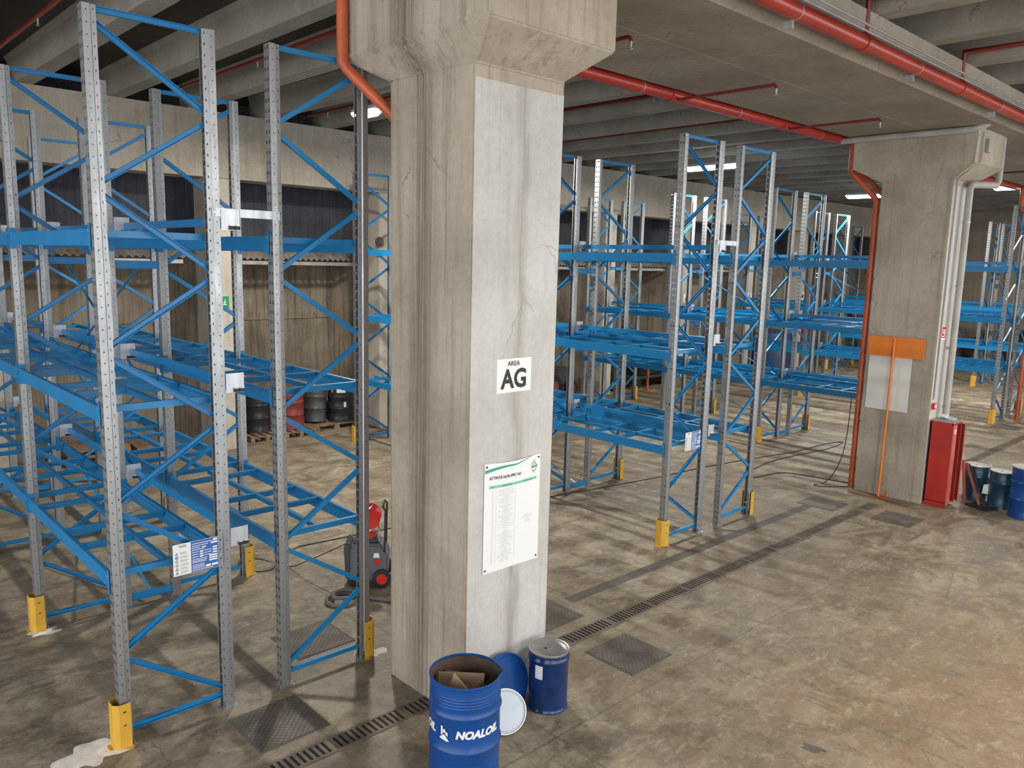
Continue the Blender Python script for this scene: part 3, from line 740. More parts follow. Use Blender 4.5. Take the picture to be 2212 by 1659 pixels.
# load signs on the rack ends
def load_sign(x, label, detail=True):
    t = empty('load_sign', label, 'load sign', (x, -0.07, 1.535), 0, 'white and blue load signs on rack ends')
    w, h = 0.403, 0.288
    mb = MB(); mb.box(-w/2, w/2, 0, 0.006, -h/2, h/2); mb.build('panel', MT['white'], t, bevel=0.003)
    y = -0.0008
    def P(mb, x0, x1, z0, z1): mb.box(x0, x1, y-0.0006, 0.001, z0, z1)
    mb = MB(); P(mb, -0.045, w/2-0.006, -h/2+0.006, h/2-0.006); bl = mb.build('blue_panel', MT['blue_print'], t)
    y = -0.0024
    mb = MB(); rnd = random.Random(4)
    P(mb, 0.150, 0.188, 0.112, 0.130); P(mb, 0.130, 0.188, 0.088, 0.104)
    for zz in (0.045, 0.022, -0.001): P(mb, 0.145, 0.186, zz, zz+0.014)
    for zz in (-0.026, -0.047, -0.068): P(mb, 0.112, 0.186, zz, zz+0.014)
    for zz in (0.030, 0.008, -0.014): P(mb, 0.030, 0.062, zz, zz+0.014)
    P(mb, 0.050, 0.088, 0.068, 0.078); P(mb, 0.080, 0.125, -0.115, -0.095); P(mb, 0.134, 0.188, -0.115, -0.095)
    mb.build('white_fields', MT['white'], t)
    mb = MB(); 
    for zz, a, b in ((0.112, -0.036, 0.14), (0.092, -0.036, 0.105), (0.074, -0.036, 0.04), (0.056, -0.036, 0.07), (0.036, -0.036, 0.02), (0.014, -0.036, 0.02), (-0.008, -0.036, 0.02), (0.036, 0.07, 0.135), (0.014, 0.07, 0.135), (-0.008, 0.07, 0.135), (-0.030, -0.036, 0.095), (-0.045, -0.036, 0.09), (-0.058, -0.036, 0.085), (-0.128, -0.036, 0.15)):
        xx = a
        while xx < b-0.006:
            wd = rnd.uniform(0.008, 0.022); P(mb, xx, min(b, xx+wd), zz, zz+0.0065); xx += wd+0.003
    for k in range(5): P(mb, -0.036, 0.07, -0.076-k*0.009, -0.073-k*0.009)
    mb.build('white_lettering', MT['white'], t)
    mb = MB(); P(mb, -0.145, -0.085, 0.108, 0.111); P(mb, -0.145, -0.085, 0.126, 0.129); P(mb, -0.145, -0.142, 0.108, 0.129); P(mb, -0.088, -0.085, 0.108, 0.129)
    for q in range(4): P(mb, -0.137+q*0.012, -0.129+q*0.012, 0.112, 0.125)
    for k in range(6):
        z0 = 0.062-k*0.034
        for q in range(3): P(mb, -0.138, -0.066-rnd.uniform(0, 0.02), z0-q*0.0075, z0-q*0.0075+0.003)
    mb.build('grey_text', MT['grey_print'], t)
    mb = MB()
    for k in range(6):
        cx, cz = -0.168, 0.055-k*0.034
        if k in (0, 4, 5):
            mb.prism([(cx-0.014, cz-0.011), (cx+0.014, cz-0.011), (cx, cz+0.013)], y-0.0006, 0.001, 0, 'y')
            mb.prism([(cx-0.008, cz-0.0075), (cx+0.008, cz-0.0075), (cx, cz+0.0065)], y-0.0012, 0.001, 1, 'y')
            mb.prism([(cx-0.0015, cz-0.006), (cx+0.0015, cz-0.006), (cx+0.0015, cz+0.002), (cx-0.0015, cz+0.002)], y-0.0018, 0.001, 0, 'y')
        else:
            pts = [(cx+0.013*math.cos(2*PI*q/20), cz+0.013*math.sin(2*PI*q/20)) for q in range(20)]
            mb.prism(pts, y-0.0006, 0.001, 2 if k == 1 else 0, 'y')
            if k > 1: mb.prism([(cx+(a-cx)*0.75, cz+(b-cz)*0.75) for a, b in pts], y-0.0012, 0.001, 1, 'y')
            if k == 2: mb.prism([(cx-0.009, cz+0.007), (cx-0.007, cz+0.009), (cx+0.009, cz-0.007), (cx+0.007, cz-0.009)], y-0.0018, 0.001, 0, 'y')
            else: mb.prism([(cx-0.004, cz-0.006), (cx+0.004, cz-0.006), (cx+0.003, cz+0.004), (cx-0.003, cz+0.004)], y-0.0018, 0.001, 1 if k == 1 else 0, 'y')
    mb.build('warning_symbols', [MT['black'], MT['white'], MT['blue_print']], t)
    mb = MB()
    for zz in (0.03, -0.03): mb.lathe([(0, -0.006), (0.008, -0.006), (0.008, 0)], (w/2-0.004+0.016, 0, zz), 8, axis='y')
    mb.build('sign_bolts', MT['galv_bright'], t)
    return t
load_sign(0.632, 'white and blue load sign on the nearest rack frame at left')
load_sign(8.13, 'white and blue load sign on the second rack row')
load_sign(23.3+0.65, 'white and blue load sign on the fourth rack row')

# ------------------------------------------------------------------ writing
def text_mesh(s, size, bold=0.0, shear=0.0, align='CENTER'):
    c = bpy.data.curves.new('t', 'FONT'); c.body = s; c.size = size; c.align_x = align; c.offset = bold; c.shear = shear; c.resolution_u = 3
    o = bpy.data.objects.new('t', c); COL.objects.link(o)
    dg = bpy.context.evaluated_depsgraph_get(); dg.update(); me = bpy.data.meshes.new_from_object(o.evaluated_get(dg)); bpy.data.objects.remove(o)
    v = [tuple(q.co[:2]) for q in me.vertices]; f = [tuple(p.vertices) for p in me.polygons]
    bpy.data.meshes.remove(me); return v, f
def text_plane(name, s, size, mat, parent, pos, fn, bold=0.0, shear=0.0, align='CENTER', sx=1.0):
    v, f = text_mesh(s, size, bold, shear, align)
    me = bpy.data.meshes.new(name); me.from_pydata([fn(a*sx+pos[0], b+pos[1]) for a, b in v], [], f); me.materials.append(mat)
    return mesh_obj(name, me, parent)
PF = -1.65
t = empty('area_sign', 'square white paper sign reading AREA AG on the large near pillar', 'sign', (2.894, PF-0.002, 3.141), 0, 'area signs on pillars and piers')
mb = MB(); mb.box(-0.208, 0.208, 0, 0.002, -0.151, 0.151); mb.build('paper', MT['white'], t)
text_plane('small_lettering', 'AREA', 0.060, MT['black'], t, (-0.01, 0.088), lambda a, b: (a, -0.0015, b), bold=0.0012)
text_plane('large_lettering', 'AG', 0.235, MT['black'], t, (0.0, -0.108), lambda a, b: (a, -0.0015, b), bold=0.0075, sx=0.93)
for xr, s, nm in ((17.62, 'AI', 0), (21.74, 'O', 1), (25.86, 'AL', 2), (29.98, 'AM', 3), (34.10, 'AO', 4)):
    if s == 'AI': continue
    full = s
    t = empty('area_sign', 'small white area sign reading %s on a pale wall pier' % s, 'sign', (xr-0.24, 9.425, 3.0), 0, 'area signs on pillars and piers')
    mb = MB(); mb.box(-0.205, 0.205, 0, 0.003, -0.15, 0.15); mb.build('paper', MT['white'], t)
    text_plane('small_lettering', 'AREA', 0.068, MT['black'], t, (-0.01, 0.092), lambda a, b: (a, -0.0015, b), bold=0.0012)
    text_plane('large_lettering', s, 0.25, MT['black'], t, (0.0, -0.098), lambda a, b: (a, -0.0015, b), bold=0.007, sx=0.9)

# poster
t = empty('poster', 'white plastic poster with green header fixed to the near pillar', 'poster', (2.905, PF-0.004, 1.868))
w, h = 0.69, 1.02
def warp(a, b):   # the sheet bellies a little at its top edge
    k = max(0.0, (b+h/2)/h)**2*math.sin(PI*(a+w/2)/w)
    return (a, -0.004-0.012*k, b-0.018*k)
def sheet(x0, x1, z0, z1, off, nx=20, nz=24, zf=None):
    mb = MB(); vs = []
    for j in range(nz+1):
        for i in range(nx+1):
            a = x0+(x1-x0)*i/nx; b = z0+(z1-z0)*j/nz
            if zf: b = zf(a)+(b-(z0+z1)/2)
            p = warp(a, b); vs.append((p[0], p[1]-off, p[2]))
    fs = [(j*(nx+1)+i, j*(nx+1)+i+1, (j+1)*(nx+1)+i+1, (j+1)*(nx+1)+i) for j in range(nz) for i in range(nx)]
    mb.add(vs, fs); return mb
mb = sheet(-w/2, w/2, -h/2, h/2, 0); b0 = sheet(-w/2, w/2, -h/2, h/2, -0.003); mb.add(b0.v, b0.f)
n1 = 21*25
for i in range(20):
    mb.f += [(i, i+1, n1+i+1, n1+i), (24*21+i, 24*21+i+1, n1+24*21+i+1, n1+24*21+i)]; mb.m += [0, 0]
for j in range(24):
    mb.f += [(j*21, (j+1)*21, n1+(j+1)*21, n1+j*21), (j*21+20, (j+1)*21+20, n1+(j+1)*21+20, n1+j*21+20)]; mb.m += [0, 0]
mb.build('sheet', MT['white'], t, smooth=True)
def swoosh(mat, c0, th, name):
    mb = MB(); n = 40; vs = []
    for i in range(n+1):
        u = i/n; a = -w/2+0.005+u*(w*0.83)
        zc = h/2-0.075+0.055*math.sin(u*2.6)-0.03*u+ (0.095*max(0, u-0.62)**1.3*3.0)+c0
        tk = th*(1-u)**0.8+0.0018
        for s_ in (-1, 1):
            p = warp(a, zc+s_*tk/2); vs.append((p[0], p[1]-0.0015, p[2]))
    fs = [(2*i, 2*i+2, 2*i+3, 2*i+1) for i in range(n)]; mb.add(vs, fs); mb.build(name, mat, t)
swoosh(MT['teal'], 0, 0.030, 'green_swoosh')
mb = sheet(-w/2+0.055, w/2-0.045, h/2-0.232, h/2-0.205, 0.0012, 20, 1); mb.build('green_band', MT['teal_light'], t)
def wp(a, b):
    p = warp(a, b); return (p[0], p[1]-0.0022, p[2])
text_plane('title', 'ATTIVITÀ NON IPPC N3', 0.040, MT['black'], t, (-w/2+0.055, h/2-0.150), wp, bold=0.0008, shear=0.2, align='LEFT', sx=0.88)
for s_, a in (('CER', -0.25), ('DESCRIZIONE', -0.08), ('QUANTITATIVI', 0.18)): text_plane('band_lettering', s_, 0.018, MT['teal'], t, (a, h/2-0.225), wp, bold=0.0008)
mb = MB(); rnd = random.Random(11)
def line(mb, xc, z, ln, th=0.0022):
    n = max(1, int(ln/0.05)); 
    for i in range(n):
        a0 = xc-ln/2+ln*i/n; a1 = a0+ln/n*0.93
        mb.add([wp(a0, z-th/2), wp(a1, z-th/2), wp(a1, z+th/2), wp(a0, z+th/2)], [(0, 1, 2, 3)])
for k in range(62):
    z = h/2-0.255-k*0.0112
    line(mb, -0.085, z, rnd.choice((0.05, 0.08, 0.13, 0.17, 0.20, 0.10)))
    line(mb, -0.245, z, 0.03, 0.0015)
for z, ln in ((-0.06, 0.03), (-0.072, 0.10), (-0.084, 0.16), (-0.096, 0.06), (-0.108, 0.02), (-0.12, 0.10), (-0.132, 0.06)): line(mb, 0.19, z+0.02, ln, 0.003)
for xx in (-0.205, 0.03):
    mb.add([wp(xx, -0.42), wp(xx+0.0015, -0.42), wp(xx+0.0015, 0.27), wp(xx, 0.27)], [(0, 1, 2, 3)])
mb.build('grey_text_lines', MT['grey_print'], t)
# green tree emblem with a word across it
mb = MB(); cx, cz = 0.262, h/2-0.105
def tri(pts, mi=0): mb.add([wp(cx+a, cz+b) for a, b in pts], [tuple(range(len(pts)))], mi)
tri([(-0.004, 0.075), (0.0, 0.055), (0.012, 0.05)]); tri([(-0.022, 0.045), (-0.006, 0.058), (-0.012, 0.035), (-0.030, 0.020)])
tri([(0.0, 0.048), (0.020, 0.040), (0.014, 0.034), (-0.002, 0.040)]); tri([(-0.004, 0.030), (0.026, 0.026), (0.034, 0.015), (0.0, 0.020)]); tri([(-0.034, 0.014), (-0.014, 0.026), (-0.016, 0.012)])
tri([(-0.034, -0.028), (-0.010, -0.034), (0.0, -0.050), (-0.024, -0.044)]); tri([(0.034, -0.020), (0.026, -0.040), (0.004, -0.052), (0.006, -0.040), (0.018, -0.030)]); tri([(-0.006, -0.05), (0.008, -0.054), (-0.002, -0.068)])
mb.build('tree_emblem', MT['teal'], t)
text_plane('emblem_lettering', 'FARESSE', 0.032, MT['purple'], t, (cx, cz-0.013), wp, bold=0.0006, shear=0.25, sx=0.75)
mb = MB()
for a, b in ((-w/2+0.025, h/2-0.03), (w/2-0.025, h/2-0.03), (-w/2+0.025, -h/2+0.03), (w/2-0.025, -h/2+0.03)):
    p = warp(a, b); mb.lathe([(0, p[1]-0.006), (0.008, p[1]-0.006), (0.010, p[1])], (a, 0, p[2]), 10, axis='y')
mb.build('fixing_screws', MT['black'], t)

# emergency exit sign on the first pier
t = empty('exit_sign', 'small green escape sign with white running figure on wall pier', 'sign', (5.02, 9.44, 3.15))
mb = MB(); mb.box(-0.125, 0.125, 0, 0.004, -0.125, 0.125); mb.build('panel', MT['green_sign'], t)
mb = MB()
for pts in ([(0.03, 0.03), (0.055, 0.03), (0.055, 0.055), (0.03, 0.055)], [(0.0, -0.005), (0.045, 0.028), (0.055, 0.01), (0.03, -0.02)], [(0.03, -0.02), (0.05, -0.04), (0.075, -0.035), (0.075, -0.05), (0.045, -0.058), (0.015, -0.03)],
            [(0.015, -0.03), (-0.01, -0.06), (0.0, -0.068), (0.03, -0.04)], [(0.04, 0.025), (0.08, 0.0), (0.072, -0.01), (0.035, 0.01)], [(-0.095, 0.0), (-0.06, 0.03), (-0.06, 0.01), (-0.025, 0.01), (-0.025, -0.01), (-0.06, -0.01), (-0.06, -0.03)]):
    mb.prism(pts, -0.003, 0, 0, 'y')
mb.build('white_pictogram', MT['white'], t)

# ------------------------------------------------------------------ pipes
def pipe(name, pts, r, mat, label, cat, group=None, n=14, parts=()):
    mb = MB(); mb.tube(pts, r, n); o = mb.build(name, mat, smooth=True, angle=50)
    tag(o, label, cat, group)
    for nm, pm, pmat in parts: pm.build(nm, pmat, o, smooth=True, angle=40)
    return o
def bands(xs, y, z, r, w=0.05, axis='x'):
    out = []
    for x in xs:
        mb = MB(); mb.lathe([(r*0.9, x-w/2), (r+0.012, x-w/2), (r+0.012, x+w/2), (r*0.9, x+w/2)], (0, y, z), 16, axis='x'); out.append(mb)
    return out
nearp = pipe('sprinkler_main_pipe', [(-2.0, -2.62, 6.60), (26.0, -2.62, 6.60)], 0.085, MT['red'], 'thick bright red sprinkler main along the near edge of the girder', 'pipe', 'thick red sprinkler mains', 18)
for i, mb in enumerate(bands([4.4, 7.15, 10.15, 13.2, 16.2], -2.62, 6.60, 0.085, 0.16)): mb.build('coupling', MT['red'], nearp, smooth=True, angle=40)
for xx in (5.6, 8.6, 11.7, 14.7):
    mb = MB(); mb.lathe([(0.084, xx-0.008), (0.088, xx-0.008), (0.088, xx+0.008), (0.084, xx+0.008)], (0, -2.62, 6.60), 18, axis='x'); mb.box(xx-0.015, xx+0.015, -2.60, -2.50, 6.44, 6.52)
    mb.build('pipe_clip', MT['steel_plain'], nearp)
for xx in (7.15, 10.15, 13.2, 16.2): 
    mb = MB(); mb.tube([(xx, -2.62, 6.66), (xx, -2.62, 7.06), (xx, -3.2, 7.06), (xx, -15.5, 7.06)], 0.03, 10); mb.build('branch', MT['red_dark'], nearp, smooth=True, angle=50)
farp = pipe('sprinkler_main_pipe', [(3.0, 0.27, 6.50), (30.0, 0.27, 6.50)], 0.085, MT['red'], 'thick red sprinkler main behind the girder, passing behind the near pillar head', 'pipe', 'thick red sprinkler mains', 18)
for mb in bands([4.9, 7.6, 10.7, 15.9, 19.0], 0.27, 6.50, 0.085, 0.12): mb.build('coupling', MT['red'], farp, smooth=True, angle=40)
for xx in (5.0, 6.9, 9.3, 12.0):
    mb = MB(); mb.lathe([(0.084, xx-0.008), (0.088, xx-0.008), (0.088, xx+0.008), (0.084, xx+0.008)], (0, 0.27, 6.50), 18, axis='x'); mb.build('pipe_clip', MT['steel_plain'], farp)
for i, xx in enumerate((4.74, 7.66, 10.80, 16.2, 19.2)):
    t = empty('sprinkler_drop', ['short red sprinkler arm beside the near pillar head', 'short red sprinkler arm in the middle of the girder', 'short red sprinkler arm nearest the second pillar', 'short sprinkler arm just right of the second pillar head', 'short sprinkler arm farther right under the girder'][i], 'sprinkler', (xx, 0, 6.43), 0, 'short sprinkler arms under the girder')
    mb = MB(); mb.tube([(0, 0.2, 0), (0, -1.27, 0), (0, -1.30, -0.03), (0, -1.30, -0.05)], 0.020, 10); mb.build('arm_pipe', MT['red_dark'], t, smooth=True, angle=50)
    mb = MB(); mb.lathe([(0.0, -0.13), (0.028, -0.13), (0.03, -0.125), (0.010, -0.11), (0.014, -0.07), (0.016, -0.05), (0, -0.05)], (0, -1.30, 0), 10); mb.build('sprinkler_head', MT['steel_plain'], t)
for i in range(12):
    xx = 0.91+2.94*i
    y1 = 9.0
    o = pipe('sprinkler_branch_pipe', [(xx, 0.27, 6.56), (xx, 0.27, 7.06), (xx, y1, 7.06)], 0.027, MT['red_dark'], 'thin dark red sprinkler branch between ceiling ribs, number of ribs hides the rest', 'pipe', 'thin red sprinkler branches between the ceiling ribs', 8)
    o['label'] = 'thin dark red sprinkler branch between ceiling ribs, above ' + ['the leftmost rack row', 'the aisle left of the near pillar', 'the gap behind the near pillar', 'the second rack row left run', 'the second rack row far side', 'the aisle after the second rack row', 'the third rack row left run', 'the third rack row right run', 'the fourth rack row left side', 'the fourth rack row right side', 'the rightmost rack row', 'the floor beyond the rightmost rack row'][i]
    mb = MB()
    for yy in (2.2, 5.2, 8.2): mb.lathe([(0, -0.12), (0.025, -0.115), (0.010, -0.10), (0.014, -0.02), (0, -0.02)], (xx, yy, 7.06), 8)
    mb.build('sprinkler_head', MT['steel_plain'], o)
# cable bundle beside the near main
for q, (yy, zz, rr) in enumerate(((-2.80, 6.62, 0.012), (-2.84, 6.66, 0.014))):
    pipe('electric_conduit', [(-2, yy, zz), (25, yy, zz)], rr, MT['conduit'], ['lower thin grey conduit beside the bright red main', 'upper thin grey conduit beside the bright red main'][q], 'conduit', 'thin grey conduits along the girder', 8)

def downpipe(x, label):
    dx = 0.34 if x < 5 else 0.08
    pts = [(2.11, -0.10, 6.50), (2.11, -0.10, 5.90), (2.14, -0.125, 5.84), (2.50, -0.385, 5.42), (x+dx, -0.42, 5.30), (x+dx, -0.42, 0.0)] if x < 5 else [(x, 0.11, 6.46), (x, 0.11, 5.96), (x+dx*0.12, 0.06, 5.88), (x+dx*0.9, -0.32, 5.48), (x+dx, -0.385, 5.38), (x+dx, -0.385, 0.0)]
    t = pipe('orange_downpipe', pts, 0.052, MT['orange_pipe'], label, 'downpipe', 'orange downpipes behind the pillars', 16)
    mb = MB()
    for z in (5.2, 4.0, 2.6, 1.3, 0.35): mb.lathe([(0.05, z-0.012), (0.062, z-0.012), (0.062, z+0.012), (0.05, z+0.012)], (x+dx, -0.42 if x < 5 else -0.385, 0), 16)
    mb.build('pipe_collars', MT['orange_pipe'], t, smooth=True); return t
downpipe(2.24, 'orange downpipe bending behind the large near pillar')
downpipe(13.02, 'orange downpipe down the left edge of the second pillar')
downpipe(23.55, 'orange downpipe on the third pillar at the right edge')
pipe('red_elbow_pipe', [(13.35, 0.15, 5.98), (13.42, -0.15, 5.72), (13.46, -0.38, 5.5)], 0.05, MT['orange_pipe'], 'short orange elbow pipe under the second pillar head', 'pipe')
# grey drain pipes at the second pillar
pipe('grey_overhead_pipe', [(12.78, 0.22, 6.46), (12.78, -1.98, 6.46), (12.80, -2.12, 6.50), (12.95, -2.20, 6.60)], 0.055, MT['duct'], 'grey pipe crossing under the girder on top of the second pillar head', 'pipe')
gp = pipe('grey_downpipe', [(14.50, -1.93, 6.9), (14.50, -1.93, 5.78), (14.44, -1.92, 5.70), (13.50, -1.82, 5.64), (13.42, -1.82, 5.55), (13.42, -1.82, 1.62)], 0.055, MT['duct'], 'grey downpipe jogging round the second pillar head down to the red locker', 'downpipe')
mb = MB()
for z in (5.0, 3.9, 2.8, 1.75): mb.lathe([(0.054, z-0.015), (0.064, z-0.015), (0.064, z+0.015), (0.054, z+0.015)], (13.42, -1.82, 0), 16)
mb.box(13.38, 13.46, -1.77, -1.70, 2.78, 2.82); mb.build('pipe_collars', MT['steel_plain'], gp, smooth=True)
cdt = pipe('electric_conduit', [(13.05, -2.06, 6.45), (13.05, -2.06, 5.98), (13.06, -1.93, 5.88), (13.07, -1.725, 5.70), (13.07, -1.715, 1.9)], 0.012, MT['conduit'], 'thin grey conduit down the front of the second pillar to the call point', 'conduit', None, 8)
t = empty('junction_box', 'small grey junction box on the front of the second pillar head', 'junction box', (13.35, -2.05, 6.25))
mb = MB(); mb.box(-0.08, 0.08, -0.03, 0.02, -0.11, 0.11); mb.build('box', MT['conduit'], t, bevel=0.006)
mb = MB(); mb.box(-0.07, 0.07, -0.036, -0.03, -0.10, 0.10); mb.build('cover', MT['duct'], t)

# ------------------------------------------------------------------ second pillar: locker, boards, signs
t = empty('red_locker', 'tall red metal locker with ajar door at the foot of the second pillar', 'locker', (13.03, -1.73, 0))
LW = 0.43
mb = MB(); mb.box(0, 0.015, -0.36, 0, 0.0, 1.53); mb.box(LW-0.015, LW, -0.36, 0, 0.04, 1.53); mb.box(0, LW, -0.015, 0, 0.05, 1.53)
mb.box(0, LW, -0.36, 0, 0.09, 0.10); mb.box(0.0, LW, -0.36, -0.345, 1.49, 1.53); mb.box(0.015, LW-0.015, -0.34, -0.015, 0.75, 0.76)
mb.build('body', MT['locker_red'], t)
mb = MB(); mb.box(-0.01, LW+0.01, -0.375, 0, 1.53, 1.545); mb.build('top_sheet', MT['grey_dust'], t)
mb = MB(); mb.box(0.0, 0.17, -0.378, -0.362, 0.06, 1.49); ld = mb.build('door', MT['locker_faded'], t); ld['label'] = 'closed faded red left door leaf'
mb = MB(); c, s_ = math.cos(math.radians(40)), math.sin(math.radians(40))
mb.obox((LW-0.07*c, -0.37-0.07*s_, 0.795), (c, s_, 0), (-s_, c, 0), (0, 0, 1), 0.07, 0.008, 0.70); mb.build('door', MT['locker_faded'], t)['label'] = 'narrow red door leaf standing ajar'
mb = MB(); mb.obox((LW-0.12*c, -0.38-0.12*s_, 0.9), (c, s_, 0), (-s_, c, 0), (0, 0, 1), 0.012, 0.016, 0.05); mb.build('handle', MT['chrome'], t)
mb = MB(); mb.lathe([(0, -0.381), (0.045, -0.381), (0.045, -0.378), (0, -0.378)], (0.085, 0, 1.38), 24, axis='y'); st = mb.build('round_sticker', MT['white'], t)
mb = MB(); mb.prism([(0.06, 1.365), (0.11, 1.365), (0.085, 1.40)], -0.383, -0.381, 0, 'y'); mb.build('sticker_print', MT['locker_red'], st)
t = empty('coiled_sheet', 'small pale plastic tray lying on top of the red locker', 'tray', (13.36, -1.93, 1.545))
mb = MB(); mb.lathe([(0.0, 0.004), (0.085, 0.004), (0.10, 0.03), (0.105, 0.03), (0.09, 0.0), (0.0, 0.0)], (0, 0, 0), 20); mb.build('tray', MT['lid_white'], t, smooth=True)
t = empty('hose_sign', 'small red and white fire hose sign on the second pillar', 'sign', (13.25, -1.706, 3.07))
mb = MB(); mb.box(-0.10, 0.10, 0, 0.003, -0.12, 0.12); mb.build('border', MT['white'], t)
mb = MB(); mb.box(-0.092, 0.092, -0.001, 0.003, -0.085, 0.112); mb.build('red_field', MT['red_plastic'], t)
mb = MB(); mb.lathe([(0.022, -0.0022), (0.042, -0.0022), (0.042, -0.001), (0.022, -0.001)], (-0.015, 0, 0.03), 20, axis='y'); mb.box(0.03, 0.06, -0.0022, 0, -0.05, 0.06); mb.box(-0.07, 0.06, -0.0022, 0, -0.065, -0.045); mb.build('hose_symbol', MT['white'], t)
t = empty('call_point', 'small red fire alarm call point above the red locker', 'alarm call point', (13.08, -1.71, 1.78))
mb = MB(); mb.box(-0.05, 0.05, -0.045, 0.005, -0.055, 0.055); mb.build('housing', MT['red_plastic'], t, bevel=0.006)
mb = MB(); mb.box(-0.03, 0.03, -0.048, -0.044, -0.025, 0.03); mb.build('push_plate', MT['white'], t)
XF = 12.956
t = empty('white_board', 'blank white board fixed to the side of the second pillar', 'board', (XF-0.012, -0.95, 2.10))
mb = MB(); mb.box(-0.006, 0.006, -0.385, 0.375, -0.49, 0.50); mb.build('board', MT['board_white'], t, bevel=0.002)
mb = MB()
for yy in (-0.36, 0.35):
    for zz in (-0.46, 0.46): mb.lathe([(0, -0.010), (0.007, -0.010), (0.007, -0.005)], (0, yy, zz), 8, axis='x')
mb.build('screws', MT['galv'], t)
t = empty('floor_scraper', 'long orange T-shaped tool leaning against the second pillar', 'T-shaped tool', (12.90, -1.03, 0))
mb = MB(); mb.box(-0.012, 0.012, -0.51, 0.48, 2.60, 2.96); mb.build('blade_board', MT['orange'], t, bevel=0.003)
mb = MB(); mb.tube([(-0.155, -0.02, 0.03), (-0.035, 0.0, 2.93)], 0.022, 12); mb.build('pole', MT['orange'], t, smooth=True)
mb = MB(); mb.bar((-0.16, -0.02, 0.02), (-0.16, -0.15, 0.02), 0.04, 0.04); mb.bar((-0.16, -0.14, 0.0), (-0.155, -0.14, 0.14), 0.035, 0.035); mb.build('foot_bracket', MT['orange_pipe'], t)
t = empty('rusty_lath', 'thin rust-brown lath lying at the foot of the second pillar', 'lath', (12.76, -1.10, 0))
mb = MB(); mb.bar((-0.05, 0.55, 0.008), (-0.14, -0.55, 0.008), 0.05, 0.012); mb.build('strip', MT['rust_red'], t)

# ------------------------------------------------------------------ drums
def drum(x, y, r, h, mat, label, group, lid=None, rz=0.0, rings=(0.33, 0.62), open_top=False, tilt=None, z=0.0, rim='rim', dented=False):
    t = empty('steel_drum', label, 'drum', (x, y, z), rz, group)
    prof = [(0.0, 0.012), (r*0.97, 0.012), (r*0.985, 0.0), (r+0.005, 0.004), (r+0.005, 0.016), (r, 0.022)]
    for q in rings:
        zc = q*h/0.88; prof += [(r, zc-0.022), (r+0.010, zc-0.009), (r+0.012, zc), (r+0.010, zc+0.009), (r, zc+0.022)]
    for q in range(4 if r > 0.25 else 0):
        zc = h*0.80+q*0.025; prof += [(r, zc-0.008), (r+0.003, zc), (r, zc+0.008)]
    if dented:
        top = prof[-1][1]; prof = [p_ for p_ in prof if p_[1] < 0.05]+[(r, 0.05+0.018*q) for q in range(int((0.40-0.05)/0.018))]+[p_ for p_ in prof if p_[1] > 0.40]
    prof += [(r, h-0.02)]
    mb = MB()
    if open_top: prof += [(r-0.004, h-0.02), (r-0.004, 0.03), (0.0, 0.03)]
    nl = len(prof)
    mb.lathe(prof, (0, 0, 0), 48, mfun=(lambda i: 1 if open_top and i >= nl-4 else 0))
    body = mb.build('body', [mat, MT['rust']], t, smooth=True, angle=40)
    if dented:
        for v in body.data.vertices:
            a = math.atan2(v.co.y, v.co.x)
            for (a0, z0, wa, wz, dp) in ((-2.0, h*0.62, 0.30, 0.09, 0.022), (-2.35, h*0.35, 0.35, 0.12, 0.016), (-1.5, h*0.30, 0.4, 0.12, 0.018), (-2.7, h*0.55, 0.3, 0.10, 0.012)):
                g_ = math.exp(-((a-a0)/wa)**2-((v.co.z-z0)/wz)**2)*dp
                rr = math.hypot(v.co.x, v.co.y)
                if rr > 0.5*r: v.co.x *= (rr-g_)/rr; v.co.y *= (rr-g_)/rr
    mb = MB(); mb.lathe([(r-0.008, h-0.014), (r-0.010, h-0.004), (r-0.002, h+0.002), (r+0.007, h), (r+0.009, h-0.010), (r+0.003, h-0.022), (r-0.004, h-0.022)], (0, 0, 0), 48); mb.build('rim', MT[rim] if rim != 'self' else mat, t, smooth=True, angle=60)
    if lid:
        mb = MB(); mb.lathe([(0.0, h-0.012), (r*0.86, h-0.012), (r*0.90, h-0.006), (r-0.006, h-0.008), (r-0.006, h-0.02), (0.0, h-0.02)], (0, 0, 0), 48); lo = mb.build('lid', MT[lid], t, smooth=True, angle=40)
        mb = MB(); mb.lathe([(0, h-0.006), (0.012, h-0.006), (0.014, h-0.012)], (-r*0.15, r*0.1, 0), 12); mb.build('bung', MT['black'], lo)
    if tilt: t.rotation_euler = (tilt[0], tilt[1], rz)
    return t
BD = drum(1.94, -2.18, 0.285, 0.88, MT['drum_blue'], 'large bright blue open drum full of offcuts with NOALOIL lettering', 'blue drums at the pillars', open_top=True, rim='self', rings=(0.33, 0.62))
def on_drum(th0, zc, r=0.2875):
    def f(a, b):
        th = th0+a/r; return (r*math.cos(th), r*math.sin(th), zc+b)
    return f
TH = math.radians(-131)
def curved_text(s, th0, size, name='lettering'):
    v, f = text_mesh(s, size, 0.0048, 0.22)
    w0 = max(a for a, b in v)-min(a for a, b in v); v = [(a*0.385/w0, b) for a, b in v]
    bm = bmesh.new(); vv = [bm.verts.new((a, b, 0)) for a, b in v]
    for q in f:
        try: bm.faces.new([vv[i] for i in q])
        except ValueError: pass
    xs = [a for a, b in v]; x = min(xs)
    while x < max(xs):
        x += 0.012
        geom = bm.verts[:]+bm.edges[:]+bm.faces[:]
        bmesh.ops.bisect_plane(bm, geom=geom, plane_co=(x, 0, 0), plane_no=(1, 0, 0))
    fn = on_drum(th0, 0.462)
    for q in bm.verts: q.co = fn(q.co.x, q.co.y)
    me = bpy.data.meshes.new(name); bm.to_mesh(me); bm.free(); me.materials.append(MT['white']); return mesh_obj(name, me, BD)
curved_text('NOALOIL', TH+math.radians(24), 0.088)
